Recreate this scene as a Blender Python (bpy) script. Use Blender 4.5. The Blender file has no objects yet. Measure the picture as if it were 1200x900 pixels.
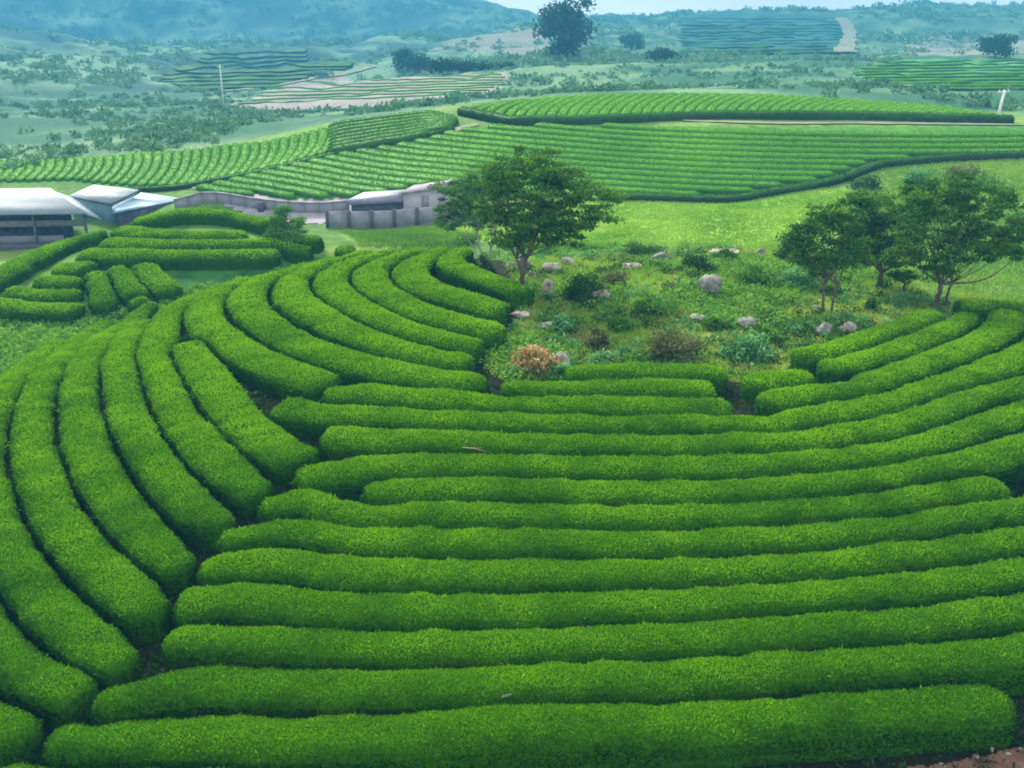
import bpy, math, random
import numpy as np
random.seed(7)
rng = np.random.default_rng(11)
R = math.radians
sc = bpy.context.scene
COL = sc.collection

# ------------------------------------------------------------------ camera
F, PITCH, CZ = 1150.0, R(19.18), 14.0
CAM = np.array([0.0, 0.0, CZ])
cp_, sp_ = math.cos(PITCH), math.sin(PITCH)
cam_d = bpy.data.cameras.new('camera'); cam = bpy.data.objects.new('camera', cam_d); COL.objects.link(cam)
cam.location = CAM; cam.rotation_euler = (R(90) - PITCH, 0, 0)
cam_d.sensor_width = 36; cam_d.lens = 36 * F / 1200; cam_d.clip_end = 6000; cam_d.clip_start = .1
sc.camera = cam

def ray(px, py):
    px = np.asarray(px, float); py = np.asarray(py, float)
    a = (px - 600) / F; b = (450 - py) / F
    d = np.stack([a, cp_ + b * sp_, -sp_ + b * cp_], -1)
    return d                                   # not normalised: d.y scales the forward distance
def at_z(px, py, z):
    d = ray(px, py); t = (z - CZ) / d[..., 2]; return CAM + d * np.asarray(t)[..., None]
def at_y(px, py, y):
    d = ray(px, py); t = y / d[..., 1]; return CAM + d * np.asarray(t)[..., None]

# ------------------------------------------------------------------ noise
def _h(i, j, k):
    n = (i * 374761393 + j * 668265263 + k * 2147483647 * 3 + 1274126177) & 0xFFFFFFFF
    n = ((n ^ (n >> 13)) * 1274126177) & 0xFFFFFFFF
    n = ((n ^ (n >> 16)) * 2246822519) & 0xFFFFFFFF
    return ((n ^ (n >> 15)) & 0xFFFF) / 65535.0
def vnoise(p):
    p = np.asarray(p, float)
    i = np.floor(p).astype(np.int64); f = p - i; f = f * f * (3 - 2 * f)
    r = 0
    for a in (0, 1):
        for b in (0, 1):
            for c in (0, 1):
                w = (f[..., 0] if a else 1 - f[..., 0]) * (f[..., 1] if b else 1 - f[..., 1]) * (f[..., 2] if c else 1 - f[..., 2])
                r = r + w * _h(i[..., 0] + a, i[..., 1] + b, i[..., 2] + c)
    return r * 2 - 1
def fbm(p, n=3):
    r = 0; a = 1; p = np.asarray(p, float)
    for o in range(n):
        r = r + a * vnoise(p * 2 ** o + 17.3 * o); a *= .5
    return r
def n2(xy, s, n=3, z=0.):
    xy = np.asarray(xy, float)
    return fbm(np.concatenate([xy[..., :2] / s, np.full(xy.shape[:-1] + (1,), z)], -1), n)

# ------------------------------------------------------------------ terrain: height field through surveyed points
Z = 'z'; Y = 'y'
ctl = [
 # tea knoll
 (600,880,Z,0),(600,780,Z,.05),(600,700,Z,.2),(600,620,Z,.35),(600,560,Z,.5),(600,505,Z,.65),(600,460,Z,.8),
 (1000,880,Z,-.2),(1000,700,Z,.1),(1000,560,Z,.4),(1000,450,Z,.8),(1200,895,Z,-.4),(1200,700,Z,0),(1200,560,Z,.3),(1200,430,Z,.8),
 (800,700,Z,.15),(800,560,Z,.5),(800,460,Z,.85),
 (1500,800,Z,-.5),(1500,600,Z,-.2),(1500,450,Z,.4),(1500,380,Z,.6),
 (300,880,Z,-.1),(300,700,Z,.3),(300,560,Z,.7),(300,470,Z,1.1),(400,400,Z,1.5),(450,345,Z,1.8),(500,320,Z,2.0),(545,308,Z,2.1),
 (450,470,Z,.95),(500,400,Z,1.5),(560,360,Z,1.9),
 (0,880,Z,-.4),(0,700,Z,-.1),(0,560,Z,0),(0,480,Z,-.1),(100,560,Z,.4),(100,450,Z,.45),(150,500,Z,.6),(200,420,Z,.85),(215,375,Z,.95),(270,350,Z,1.15),(350,330,Z,1.45),(430,312,Z,1.85),
 (-300,800,Z,-.8),(-300,600,Z,-.8),(-300,480,Z,-1.2),
 # valley behind the left edge
 (50,402,Z,-2.4),(0,422,Z,-2.3),(120,380,Z,-2.4),(-200,420,Z,-2.6),(-200,370,Z,-2.6),
 # small mound
 (50,368,Z,-2.2),(120,352,Z,-1.6),(120,315,Z,-.8),(60,318,Z,-1.0),(0,325,Z,-1.2),(213,292,Z,-.2),(213,274,Z,.3),(213,256,Z,.3),(330,282,Z,0.),(385,288,Z,-.2),(100,294,Z,-.6),(40,308,Z,-1.1),(-100,335,Z,-1.6),
 # yard and wall
 (450,250,Y,92.5),(300,247,Y,95),(450,268,Y,88),(510,262,Y,87),(385,268,Y,89),(240,240,Y,95),
 # meadow and knoll
 (700,286,Z,.2),(900,286,Z,.4),(500,282,Z,-.8),(800,256,Z,.7),(950,250,Z,1.2),(1100,342,Z,1.0),(1190,337,Z,1.0),(1190,292,Z,1.2),(1190,240,Z,1.8),(1190,200,Y,92),
 (800,350,Z,1.6),(650,342,Z,1.8),(700,420,Z,1.05),(850,425,Z,1.0),(950,332,Z,1.5),(800,302,Z,1.2),(1000,372,Z,1.3),(600,305,Z,2.0),(1080,385,Z,1.0),
 # strip field
 (100,216,Y,115),(0,214,Y,116),(0,190,Y,128),(100,184,Y,127),(200,220,Y,108),(300,203,Y,108),(400,178,Y,108),(500,160,Y,109),(300,166,Y,127),(400,143,Y,130),(500,131,Y,130),(537,146,Y,112),
 # wide field
 (400,233,Y,98),(250,232,Y,100),(500,216,Y,96),(640,232,Y,91),(735,231,Y,89),(850,233,Y,88),(960,216,Y,91),(1030,191,Y,96),(1200,181,Y,97),
 (640,147,Y,107),(850,147,Y,106),(1000,148,Y,106),(1200,150,Y,106),(640,190,Y,98),(850,190,Y,97),
 # thin upper field
 (560,141,Y,113),(820,138,Y,112),(1185,143,Y,111),(600,119,Y,128),(800,111,Y,130),(1000,119,Y,128),
 # far slopes
 (200,150,Y,160),(450,112,Y,200),(300,122,Y,190),(0,150,Y,165),(800,96,Y,190),(1100,106,Y,160),(1100,70,Y,230),(1000,90,Y,190),
 (0,100,Y,240),(200,90,Y,270),(300,60,Y,420),(420,85,Y,290),(560,76,Y,290),(0,50,Y,430),(560,42,Y,500),(560,6,Y,700),(640,16,Y,680),
 (663,66,Y,260),(760,66,Y,270),(760,45,Y,400),(850,10,Y,650),(1000,5,Y,600),(1070,15,Y,680),(1200,13,Y,680),(700,13,Y,690),(900,66,Y,270),(900,30,Y,470),(1100,45,Y,400),(1200,45,Y,400),
 (0,0,Y,640),(300,0,Y,670),(450,-25,Y,700),(0,-90,Y,720),(300,-70,Y,730),(-400,-60,Y,700),(-400,60,Y,450),(-400,160,Y,160),
]
pts = []
for px, py, k, v in ctl:
    if k == Y and v > 150: v = 150 + (v - 150) * 2.2
    if k == Y and py < 20 and px > 600: py += 8
    pts.append(at_z(px, py, v) if k == Z else at_y(px, py, v))
pts += [np.array(p, float) for p in [
 (-26,46,-2.4),(-22,56,-2.4),(-16,63,-2.2),(-9,68,-1.8),(-3,71,-1.2),(4,72,-.4),(-30,92,-3),(-38,79,-3),(-40,90,-3),(-48,100,-3),(-60,90,-3.2),(-20,88,-2.2),
 (0,5,-1),(-15,8,-1),(15,8,-1),(-40,20,-1.3),(40,20,-1.3),(0,12,-.7),
 (-90,60,-3),(90,60,0),(-120,110,-1),(120,110,4),(-300,330,8),(300,330,10),(-1300,1150,85),(1300,1150,50),(-1000,1500,125),(0,1800,5),(430,1770,5),(860,1650,5),(-140,1800,20),(-430,1770,95)]]
pts = np.array(pts)
def uv(x, y):
    return np.stack([np.arctan2(x, y), .5 * np.log(x * x + y * y + 9)], -1)
def _phi(r2): return np.where(r2 > 0, r2 * np.log(r2 + 1e-12), 0)
_U = uv(pts[:, 0], pts[:, 1]); _n = len(pts)
_A = np.zeros((_n + 3, _n + 3))
_A[:_n, :_n] = _phi(((_U[:, None] - _U[None]) ** 2).sum(-1)) + np.eye(_n) * 2e-4
_P = np.concatenate([np.ones((_n, 1)), _U], 1); _A[:_n, _n:] = _P; _A[_n:, :_n] = _P.T
_w = np.linalg.solve(_A, np.concatenate([pts[:, 2], np.zeros(3)]))
def _height_raw(x, y):
    x = np.asarray(x, float); y = np.asarray(y, float)
    sh = x.shape; q = uv(x.ravel(), y.ravel()); out = np.empty(len(q))
    for s in range(0, len(q), 20000):
        c = q[s:s + 20000]
        out[s:s + 20000] = _phi(((c[:, None] - _U[None]) ** 2).sum(-1)) @ _w[:_n] + _w[_n] + c @ _w[_n + 1:]
    out = out.reshape(sh)
    d = np.hypot(x, y); xy = np.stack([x, y], -1)
    out = out + n2(xy, 9., 2) * .05
    far = np.clip((d - 132) / 60, 0, 1)
    rid = 1 - np.abs(n2(xy + 31., 95., 3, 8.)) * 2; out = out + np.clip((d - 260) / 260, 0, 1) * (x < 40) * rid * 4.5
    out = out + far * (n2(xy, 70., 3) * .007 + n2(xy, 11., 2, 5.) * .002) * np.minimum(d, 700)
    return out
# cached on a polar grid
NU, NV = 620, 570
UMAX = R(62); V0, V1 = math.log(4.), math.log(1850.)
gu = np.linspace(-UMAX, UMAX, NU); gv = np.linspace(V0, V1, NV)
GU, GV = np.meshgrid(gu, gv, indexing='ij'); GR = np.exp(GV)
GX = np.sin(GU) * GR; GY = np.cos(GU) * GR
GZ = _height_raw(GX, GY)
def H(x, y):
    x = np.asarray(x, float); y = np.asarray(y, float)
    a = (np.arctan2(x, y) + UMAX) / (2 * UMAX) * (NU - 1); b = (np.log(np.hypot(x, y) + 1e-9) - V0) / (V1 - V0) * (NV - 1)
    a = np.clip(a, 0, NU - 1.001); b = np.clip(b, 0, NV - 1.001)
    i = a.astype(int); j = b.astype(int); fa = a - i; fb = b - j
    return GZ[i, j] * (1 - fa) * (1 - fb) + GZ[i + 1, j] * fa * (1 - fb) + GZ[i, j + 1] * (1 - fa) * fb + GZ[i + 1, j + 1] * fa * fb
def hit(px, py, h=0., y0=8., y1=1840., n=1700):
    """first point where the sight line through a pixel meets the ground raised by h (closest approach when it misses)"""
    px = np.atleast_1d(np.asarray(px, float)); py = np.atleast_1d(np.asarray(py, float))
    d = ray(px, py); ys = np.exp(np.linspace(math.log(y0), math.log(y1), n))
    t = ys[None] / d[:, 1:2]
    P = CAM + d[:, None] * t[..., None]
    g = P[..., 2] - H(P[..., 0], P[..., 1]) - h
    below = g < 0
    k = np.where(below.any(1), below.argmax(1), g.argmin(1))
    out = np.empty((len(px), 3))
    for i, kk in enumerate(k):
        if below[i].any() and kk > 0:
            f = g[i, kk - 1] / (g[i, kk - 1] - g[i, kk])
            out[i] = P[i, kk - 1] * (1 - f) + P[i, kk] * f
        else: out[i] = P[i, kk]
    out[:, 2] = H(out[:, 0], out[:, 1])
    return out
def px_per_m(p):
    return F / (p[1] * cp_ + (CZ - p[2]) * sp_)
def polyxy(pp, **kw):
    pp = np.array(pp, float); return hit(pp[:, 0], pp[:, 1], **kw)[:, :2]
def inside(xy, poly):
    x, y = xy[..., 0], xy[..., 1]; r = np.zeros(x.shape, bool); j = len(poly) - 1
    for i in range(len(poly)):
        xi, yi = poly[i]; xj, yj = poly[j]
        c = ((yi > y) != (yj > y)) & (x < (xj - xi) * (y - yi) / (yj - yi + 1e-12) + xi)
        r ^= c; j = i
    return r

# ------------------------------------------------------------------ mesh helpers
def tag(o, label=None, cat=None, group=None, kind=None):
    if label: o['label'] = label
    if cat: o['category'] = cat
    if group: o['group'] = group
    if kind: o['kind'] = kind
    return o
def mesh(name, V, Fc, mat, parent=None, loc=None, smooth=True, fattr=None, vcol=None, mat_index=None):
    """V (n,3); Fc: list of (m,k) index arrays"""
    V = np.asarray(V, np.float32)
    if not isinstance(Fc, (list, tuple)): Fc = [Fc]
    Fc = [np.asarray(f, np.int32) for f in Fc if len(f)]
    if loc is not None: V = V - np.asarray(loc, np.float32)
    me = bpy.data.meshes.new(name)
    me.vertices.add(len(V)); me.vertices.foreach_set('co', V.ravel())
    li = np.concatenate([f.ravel() for f in Fc]); cnt = np.concatenate([np.full(len(f), f.shape[1], np.int32) for f in Fc])
    st = np.concatenate([[0], np.cumsum(cnt)[:-1]]).astype(np.int32)
    me.loops.add(len(li)); me.loops.foreach_set('vertex_index', li)
    me.polygons.add(len(cnt)); me.polygons.foreach_set('loop_start', st); me.polygons.foreach_set('loop_total', cnt)
    me.update(calc_edges=True); me.validate()
    if smooth: me.polygons.foreach_set('use_smooth', np.ones(len(me.polygons), bool))
    for m in (mat if isinstance(mat, (list, tuple)) else [mat]): me.materials.append(m)
    if mat_index is not None and len(mat_index) == len(me.polygons): me.polygons.foreach_set('material_index', np.asarray(mat_index, np.int32))
    if fattr is not None and len(fattr) == len(me.polygons):
        a = me.attributes.new('tint', 'FLOAT', 'FACE'); a.data.foreach_set('value', np.asarray(fattr, np.float32))
    if vcol is not None:
        a = me.attributes.new('ground', 'FLOAT_COLOR', 'POINT'); a.data.foreach_set('color', np.concatenate([vcol, np.ones((len(vcol), 1))], 1).astype(np.float32).ravel())
    o = bpy.data.objects.new(name, me); COL.objects.link(o)
    if parent is not None: o.parent = parent
    elif loc is not None: o.location = loc
    if parent is not None and loc is not None: o.matrix_parent_inverse.identity()
    return o
def empty(name, loc):
    o = bpy.data.objects.new(name, None); COL.objects.link(o); o.location = loc; o.empty_display_size = .2; return o
def unit(v): return v / (np.linalg.norm(v, axis=-1, keepdims=True) + 1e-9)
class MB:
    """collects boxes, bars and tubes"""
    def __init__(s): s.v = []; s.q = []; s.t = []; s.n = 0
    def add(s, V, q=(), t=()):
        V = np.asarray(V, float); s.v.append(V)
        if len(q): s.q.append(np.asarray(q, int) + s.n)
        if len(t): s.t.append(np.asarray(t, int) + s.n)
        s.n += len(V); return s
    def hexa(s, b, t):           # four bottom corners, four top corners
        return s.add(list(b) + list(t), [(3,2,1,0),(4,5,6,7),(0,1,5,4),(1,2,6,5),(2,3,7,6),(3,0,4,7)])
    def box(s, c, size, yaw=0.):
        x, y, z = np.array(size) / 2; ca, sa = math.cos(yaw), math.sin(yaw)
        P = [(c[0] + a * ca - b * sa, c[1] + a * sa + b * ca) for a, b in ((-x,-y),(x,-y),(x,y),(-x,y))]
        return s.hexa([(p[0], p[1], c[2] - z) for p in P], [(p[0], p[1], c[2] + z) for p in P])
    def tube(s, path, rad, k=7):
        path = np.asarray(path, float); n = len(path); rad = np.broadcast_to(rad, n)
        T = unit(np.gradient(path, axis=0)); ref = np.array([.31, .95, .05]); A = unit(np.cross(T, ref)); B = np.cross(T, A)
        an = np.linspace(0, 2 * np.pi, k, endpoint=False)
        V = path[:, None] + rad[:, None, None] * (A[:, None] * np.cos(an)[None, :, None] + B[:, None] * np.sin(an)[None, :, None])
        V = V.reshape(-1, 3); q = []
        for i in range(n - 1):
            for j in range(k): q.append((i * k + j, i * k + (j + 1) % k, (i + 1) * k + (j + 1) % k, (i + 1) * k + j))
        V = np.concatenate([V, path[:1], path[-1:]]); t = []
        for j in range(k):
            t.append((n * k, (j + 1) % k, j)); t.append((n * k + 1, (n - 1) * k + j, (n - 1) * k + (j + 1) % k))
        return s.add(V, q, t)
    def build(s, name, mat, parent=None, loc=None, smooth=False):
        f = []
        if s.q: f.append(np.concatenate(s.q))
        if s.t: f.append(np.concatenate(s.t))
        return mesh(name, np.concatenate(s.v), f, mat, parent, loc, smooth)
def sample_quads(V, Q, n, w=None):
    a, b, c, d = V[Q[:, 0]], V[Q[:, 1]], V[Q[:, 2]], V[Q[:, 3]]
    N = np.cross(c - a, d - b); ar = np.linalg.norm(N, axis=1) * .5
    if w is not None: ar = ar * w
    k = rng.choice(len(Q), n, p=ar / ar.sum()); u, v = rng.random((2, n, 1))
    P = (a[k] * (1 - u) + b[k] * u) * (1 - v) + (d[k] * (1 - u) + c[k] * u) * v
    return P, unit(N[k]), k
def leaves(P, N, L, W, out=.7, up=.3, jit=.9):
    """one rhombic leaf blade per point"""
    n = len(P); d = unit(N * out + np.array([0, 0, up]) + unit(rng.normal(size=(n, 3))) * jit)
    s = unit(np.cross(d, unit(rng.normal(size=(n, 3)))))
    L = np.broadcast_to(np.asarray(L, float), n)[:, None] * rng.uniform(.7, 1.3, (n, 1)); W = np.broadcast_to(np.asarray(W, float), n)[:, None]
    V = np.stack([P - d * L * .2, P + d * L * .35 + s * W * .5, P + d * L * .8, P + d * L * .35 - s * W * .5], 1).reshape(-1, 3)
    return V, np.arange(4 * n).reshape(n, 4)

# ------------------------------------------------------------------ materials
def mat_base(name):
    m = bpy.data.materials.new(name); m.use_nodes = True; nt = m.node_tree; nt.nodes.clear()
    return m, nt, nt.nodes, nt.links
def ramp(nd, stops):
    r = nd.new('ShaderNodeValToRGB'); e = r.color_ramp.elements
    e[0].position, e[0].color = stops[0][0], (*stops[0][1], 1); e[1].position, e[1].color = stops[-1][0], (*stops[-1][1], 1)
    for p, c in stops[1:-1]:
        x = e.new(p); x.color = (*c, 1)
    return r
def leaf_mat(name, stops, trans=.3, gloss=.03, rough=.5):
    m, nt, nd, lk = mat_base(name)
    a = nd.new('ShaderNodeAttribute'); a.attribute_name = 'tint'
    r = ramp(nd, stops); lk.new(a.outputs['Fac'], r.inputs['Fac'])
    d = nd.new('ShaderNodeBsdfDiffuse'); t = nd.new('ShaderNodeBsdfTranslucent'); g = nd.new('ShaderNodeBsdfGlossy'); g.inputs['Roughness'].default_value = rough
    g.inputs['Color'].default_value = (.8, .9, .8, 1)
    lk.new(r.outputs[0], d.inputs['Color'])
    hs = nd.new('ShaderNodeHueSaturation'); hs.inputs['Hue'].default_value = .485; hs.inputs['Value'].default_value = 1.15; lk.new(r.outputs[0], hs.inputs['Color']); lk.new(hs.outputs[0], t.inputs['Color'])
    m1 = nd.new('ShaderNodeMixShader'); m1.inputs[0].default_value = trans; lk.new(d.outputs[0], m1.inputs[1]); lk.new(t.outputs[0], m1.inputs[2])
    m2 = nd.new('ShaderNodeMixShader'); m2.inputs[0].default_value = gloss; lk.new(m1.outputs[0], m2.inputs[1]); lk.new(g.outputs[0], m2.inputs[2])
    o = nd.new('ShaderNodeOutputMaterial'); lk.new(m2.outputs[0], o.inputs['Surface'])
    return m
def solid_mat(name, c0, c1, scale=4., rough=.85, bump=.2, detail=5., spec=.2, metal=0.):
    m, nt, nd, lk = mat_base(name)
    tc = nd.new('ShaderNodeTexCoord'); n = nd.new('ShaderNodeTexNoise'); n.inputs['Scale'].default_value = scale; n.inputs['Detail'].default_value = detail; n.inputs['Roughness'].default_value = .65
    lk.new(tc.outputs['Object'], n.inputs['Vector'])
    r = ramp(nd, [(.34, c0), (.66, c1)]); lk.new(n.outputs['Fac'], r.inputs['Fac'])
    p = nd.new('ShaderNodeBsdfPrincipled'); p.inputs['Roughness'].default_value = rough; p.inputs['Specular IOR Level'].default_value = spec; p.inputs['Metallic'].default_value = metal
    lk.new(r.outputs[0], p.inputs['Base Color'])
    b = nd.new('ShaderNodeBump'); b.inputs['Strength'].default_value = bump; b.inputs['Distance'].default_value = .05; lk.new(n.outputs['Fac'], b.inputs['Height']); lk.new(b.outputs[0], p.inputs['Normal'])
    o = nd.new('ShaderNodeOutputMaterial'); lk.new(p.outputs[0], o.inputs['Surface'])
    return m
def sheet_mat(name, c0, c1, per=3.):
    """corrugated sheet: ribs along the object's y axis"""
    m = solid_mat(name, c0, c1, .6, .55, 0., spec=.4)
    nt = m.node_tree; nd, lk = nt.nodes, nt.links
    tc = nd.new('ShaderNodeTexCoord'); w = nd.new('ShaderNodeTexWave'); w.bands_direction = 'X'; w.inputs['Scale'].default_value = per; lk.new(tc.outputs['Object'], w.inputs['Vector'])
    b = nd.new('ShaderNodeBump'); b.inputs['Strength'].default_value = .5; b.inputs['Distance'].default_value = .04; lk.new(w.outputs['Fac'], b.inputs['Height'])
    p = [x for x in nd if x.type == 'BSDF_PRINCIPLED'][0]; lk.new(b.outputs[0], p.inputs['Normal'])
    return m

TEA = [(0., (.005, .026, .001)), (.35, (.020, .095, .001)), (.62, (.092, .275, .001)), (1., (.225, .480, .002))]
M = {}
M['tea'] = leaf_mat('tea_leaves', TEA, .16, .002)
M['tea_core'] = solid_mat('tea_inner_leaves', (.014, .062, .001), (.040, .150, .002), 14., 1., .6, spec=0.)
M['tea_far'] = leaf_mat('tea_leaves_distant', [(0., (.010, .045, .012)), (.5, (.065, .24, .014)), (1., (.17, .42, .02))], .2, .02)
M['tree'] = leaf_mat('tree_leaves', [(0., (.012, .045, .008)), (.5, (.036, .125, .012)), (1., (.14, .30, .018))], .35, .012)
M['far_tree'] = leaf_mat('distant_tree_leaves', [(0., (.010, .035, .022)), (1., (.03, .085, .035))], .25, .03)
M['shrub'] = leaf_mat('shrub_leaves', [(0., (.014, .06, .008)), (.5, (.055, .20, .014)), (1., (.19, .42, .04))], .3, .015)
M['shrub_dark'] = leaf_mat('dark_shrub_leaves', [(0., (.010, .036, .007)), (.6, (.026, .105, .012)), (1., (.07, .20, .02))], .3, .015)
M['shrub_blue'] = leaf_mat('broad_bluish_leaves', [(0., (.02, .09, .025)), (.5, (.075, .27, .06)), (1., (.26, .50, .20))], .3, .02)
M['shrub_dry'] = leaf_mat('dry_brown_leaves', [(0., (.03, .045, .012)), (.5, (.10, .125, .03)), (1., (.24, .25, .08))], .25, .03)
M['fern_orange'] = leaf_mat('orange_dry_fern', [(0., (.09, .14, .03)), (.4, (.30, .27, .09)), (.65, (.46, .25, .08)), (1., (.66, .60, .34))], .3, .02)
M['grass'] = leaf_mat('grass_blades', [(0., (.03, .10, .010)), (.5, (.11, .30, .015)), (1., (.30, .46, .05))], .35, .03)
M['scrub'] = leaf_mat('scrub_leaves', [(0., (.045, .14, .075)), (.5, (.095, .225, .11)), (1., (.17, .31, .14))], .25, .03)
M['bark'] = solid_mat('bark', (.05, .042, .03), (.14, .12, .09), 6., .9, .6)
M['bark_pale'] = solid_mat('pale_bark', (.20, .19, .14), (.36, .34, .27), 6., .9, .5)
M['rock'] = solid_mat('grey_rock', (.06, .06, .05), (.36, .345, .31), 2.2, .9, .8, 8.)
M['rock_pale'] = solid_mat('pale_rock', (.10, .095, .07), (.52, .49, .40), 2.5, .9, .8, 8.)
M['concrete'] = solid_mat('concrete', (.24, .22, .235), (.36, .33, .345), .9, .9, .2)
M['concrete_wall'] = solid_mat('concrete_wall_grey', (.19, .19, .22), (.28, .28, .32), .8, .9, .2)
M['post'] = solid_mat('dark_post', (.07, .075, .09), (.12, .12, .14), 3., .8, .2)
M['white_wall'] = solid_mat('white_plaster', (.36, .35, .37), (.48, .46, .48), .8, .85, .1)
M['dark_wall'] = solid_mat('dark_shed_wall', (.045, .05, .08), (.10, .11, .16), 1.2, .85, .2)
M['roof_pale'] = sheet_mat('pale_roof_sheet', (.15, .20, .23), (.23, .28, .31))
M['roof_blue'] = sheet_mat('blue_roof_sheet', (.12, .25, .34), (.18, .33, .43))
M['grey_roof'] = sheet_mat('grey_roof_sheet', (.19, .20, .25), (.28, .29, .34))
M['dirt'] = solid_mat('reddish_dirt', (.09, .045, .03), (.22, .12, .08), 3., .95, .8, 8.)
M['track'] = solid_mat('pale_dirt_track', (.15, .18, .10), (.27, .27, .20), .3, .95, .2)
M['pole'] = solid_mat('pale_concrete_pole', (.62, .62, .60), (.75, .75, .73), 1., .8, .05)
M['deadwood'] = solid_mat('dead_twig', (.30, .22, .13), (.45, .35, .22), 9., .9, .3)

# ------------------------------------------------------------------ ground sheet
XY = np.stack([GX, GY], -1)
D = GR
def mixc(a, b, t): t = np.clip(t, 0, 1)[..., None]; return a * (1 - t) + np.asarray(b, float) * t
nz1 = n2(XY, 3., 4); nz2 = n2(XY, 14., 3, 3.); nz3 = n2(XY, 60., 4, 9.)
col = np.zeros(GX.shape + (3,)) + np.array([.07, .17, .035])
col = mixc(col, (.17, .27, .05), nz2 * .8 + .35)                       # grass everywhere by default
mead = polyxy([(520,272),(700,292),(940,290),(1010,262),(1000,225),(960,218),(850,236),(735,233),(640,238),(540,258)])
col = np.where(inside(XY, mead)[..., None], mixc(np.zeros_like(col) + np.array([.14, .34, .03]), (.27, .42, .055), nz2 * .9 + .45), col)
knoll = polyxy([(590,445),(560,420),(600,390),(610,345),(560,300),(620,288),(760,290),(900,288),(1000,300),(1060,320),(1110,365),(1040,385),(945,425),(870,445)])
kn = mixc(np.zeros_like(col) + np.array([.06, .20, .02]), (.20, .26, .03), nz2 * 1.2 + .35); kn = mixc(kn, (.22, .13, .06), (nz1 - .55) * 2.2)
col = np.where(inside(XY, knoll)[..., None], kn, col)
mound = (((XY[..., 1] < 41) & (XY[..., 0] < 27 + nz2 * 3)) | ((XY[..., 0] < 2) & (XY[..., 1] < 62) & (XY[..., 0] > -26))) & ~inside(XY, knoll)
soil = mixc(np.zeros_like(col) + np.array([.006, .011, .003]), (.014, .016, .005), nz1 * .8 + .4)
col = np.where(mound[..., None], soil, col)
far_scrub = mixc(np.zeros_like(col) + np.array([.032, .12, .065]), (.14, .25, .12), nz2 * .9 + nz3 * .5 + .25)  # bluish green scrub ground, distance haze partly put into its colour
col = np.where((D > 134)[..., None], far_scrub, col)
hill = mixc(np.zeros_like(col) + np.array([.018, .08, .07]), (.14, .27, .15), nz3 * 1.3 + nz2 * .7 + .1)  # hill ground, blue of the far haze painted into the colour
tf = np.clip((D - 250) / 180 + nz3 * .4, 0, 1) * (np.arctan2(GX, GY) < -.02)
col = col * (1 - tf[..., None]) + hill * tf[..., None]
def region(poly, c0, c1, noise=nz2, **kw):
    global col
    p = polyxy(poly, **kw); m = inside(XY, p)
    col = np.where(m[..., None], mixc(np.zeros_like(col) + np.array(c0), c1, noise * .8 + .4), col)
    return p
strip_poly = [(-40,216),(90,214),(205,222),(300,205),(400,180),(480,167),(533,152),(530,140),(500,131),(400,143),(300,166),(100,184),(-40,191)]
region([(180,92),(230,70),(300,55),(360,58),(420,75),(350,95),(280,108),(210,104)], (.016, .085, .055), (.03, .12, .07))
region([(268,124),(330,100),(400,88),(590,84),(600,95),(560,112),(430,126)], (.22, .20, .18), (.33, .30, .27))
region([(800,64),(795,20),(880,14),(985,22),(1000,45),(985,62),(900,67)], (.02, .10, .075), (.035, .13, .09))
region([(1000,84),(1060,70),(1240,66),(1240,108),(1060,104)], (.07, .24, .05), (.10, .30, .06))
region([(1020,60),(1090,40),(1240,38),(1240,60),(1110,66)], (.25, .25, .21), (.14, .20, .14))
region([(500,60),(560,40),(640,40),(650,58),(600,66)], (.22, .22, .19), (.15, .21, .14))
# ploughed terraces: darker furrows follow the slope
region([(-40,345),(0,318),(90,285),(160,255),(240,246),(330,258),(420,290),(330,300),(250,315),(205,350),(130,372),(-40,372)], (.025, .085, .012), (.10, .20, .03), y1=95.)
region(strip_poly, (.05, .18, .02), (.10, .26, .03), y1=200.)
region([(212,224),(300,205),(400,181),(480,168),(545,152),(640,149),(900,149),(1260,151),(1260,178),(1120,184),(1030,191),(990,205),(960,214),(850,232),(735,229),(640,231),(520,217),(480,223),(400,232),(290,231)], (.04, .16, .02), (.07, .22, .03), y1=200.)
vm = inside(XY, np.array([(-60, 40), (-26, 40), (-24, 50), (-20, 56), (-15, 63), (-9, 69), (-14, 72), (-24, 66), (-31, 61), (-60, 62)], float)) & (GZ < -.6)
col = np.where(vm[..., None], mixc(np.zeros_like(col) + np.array([.02, .10, .015]), (.05, .17, .025), nz1 * .8 + .4), col)
gi = np.arange(NU * NV).reshape(NU, NV)
Q = np.stack([gi[:-1, :-1], gi[1:, :-1], gi[1:, 1:], gi[:-1, 1:]], -1).reshape(-1, 4)
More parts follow.
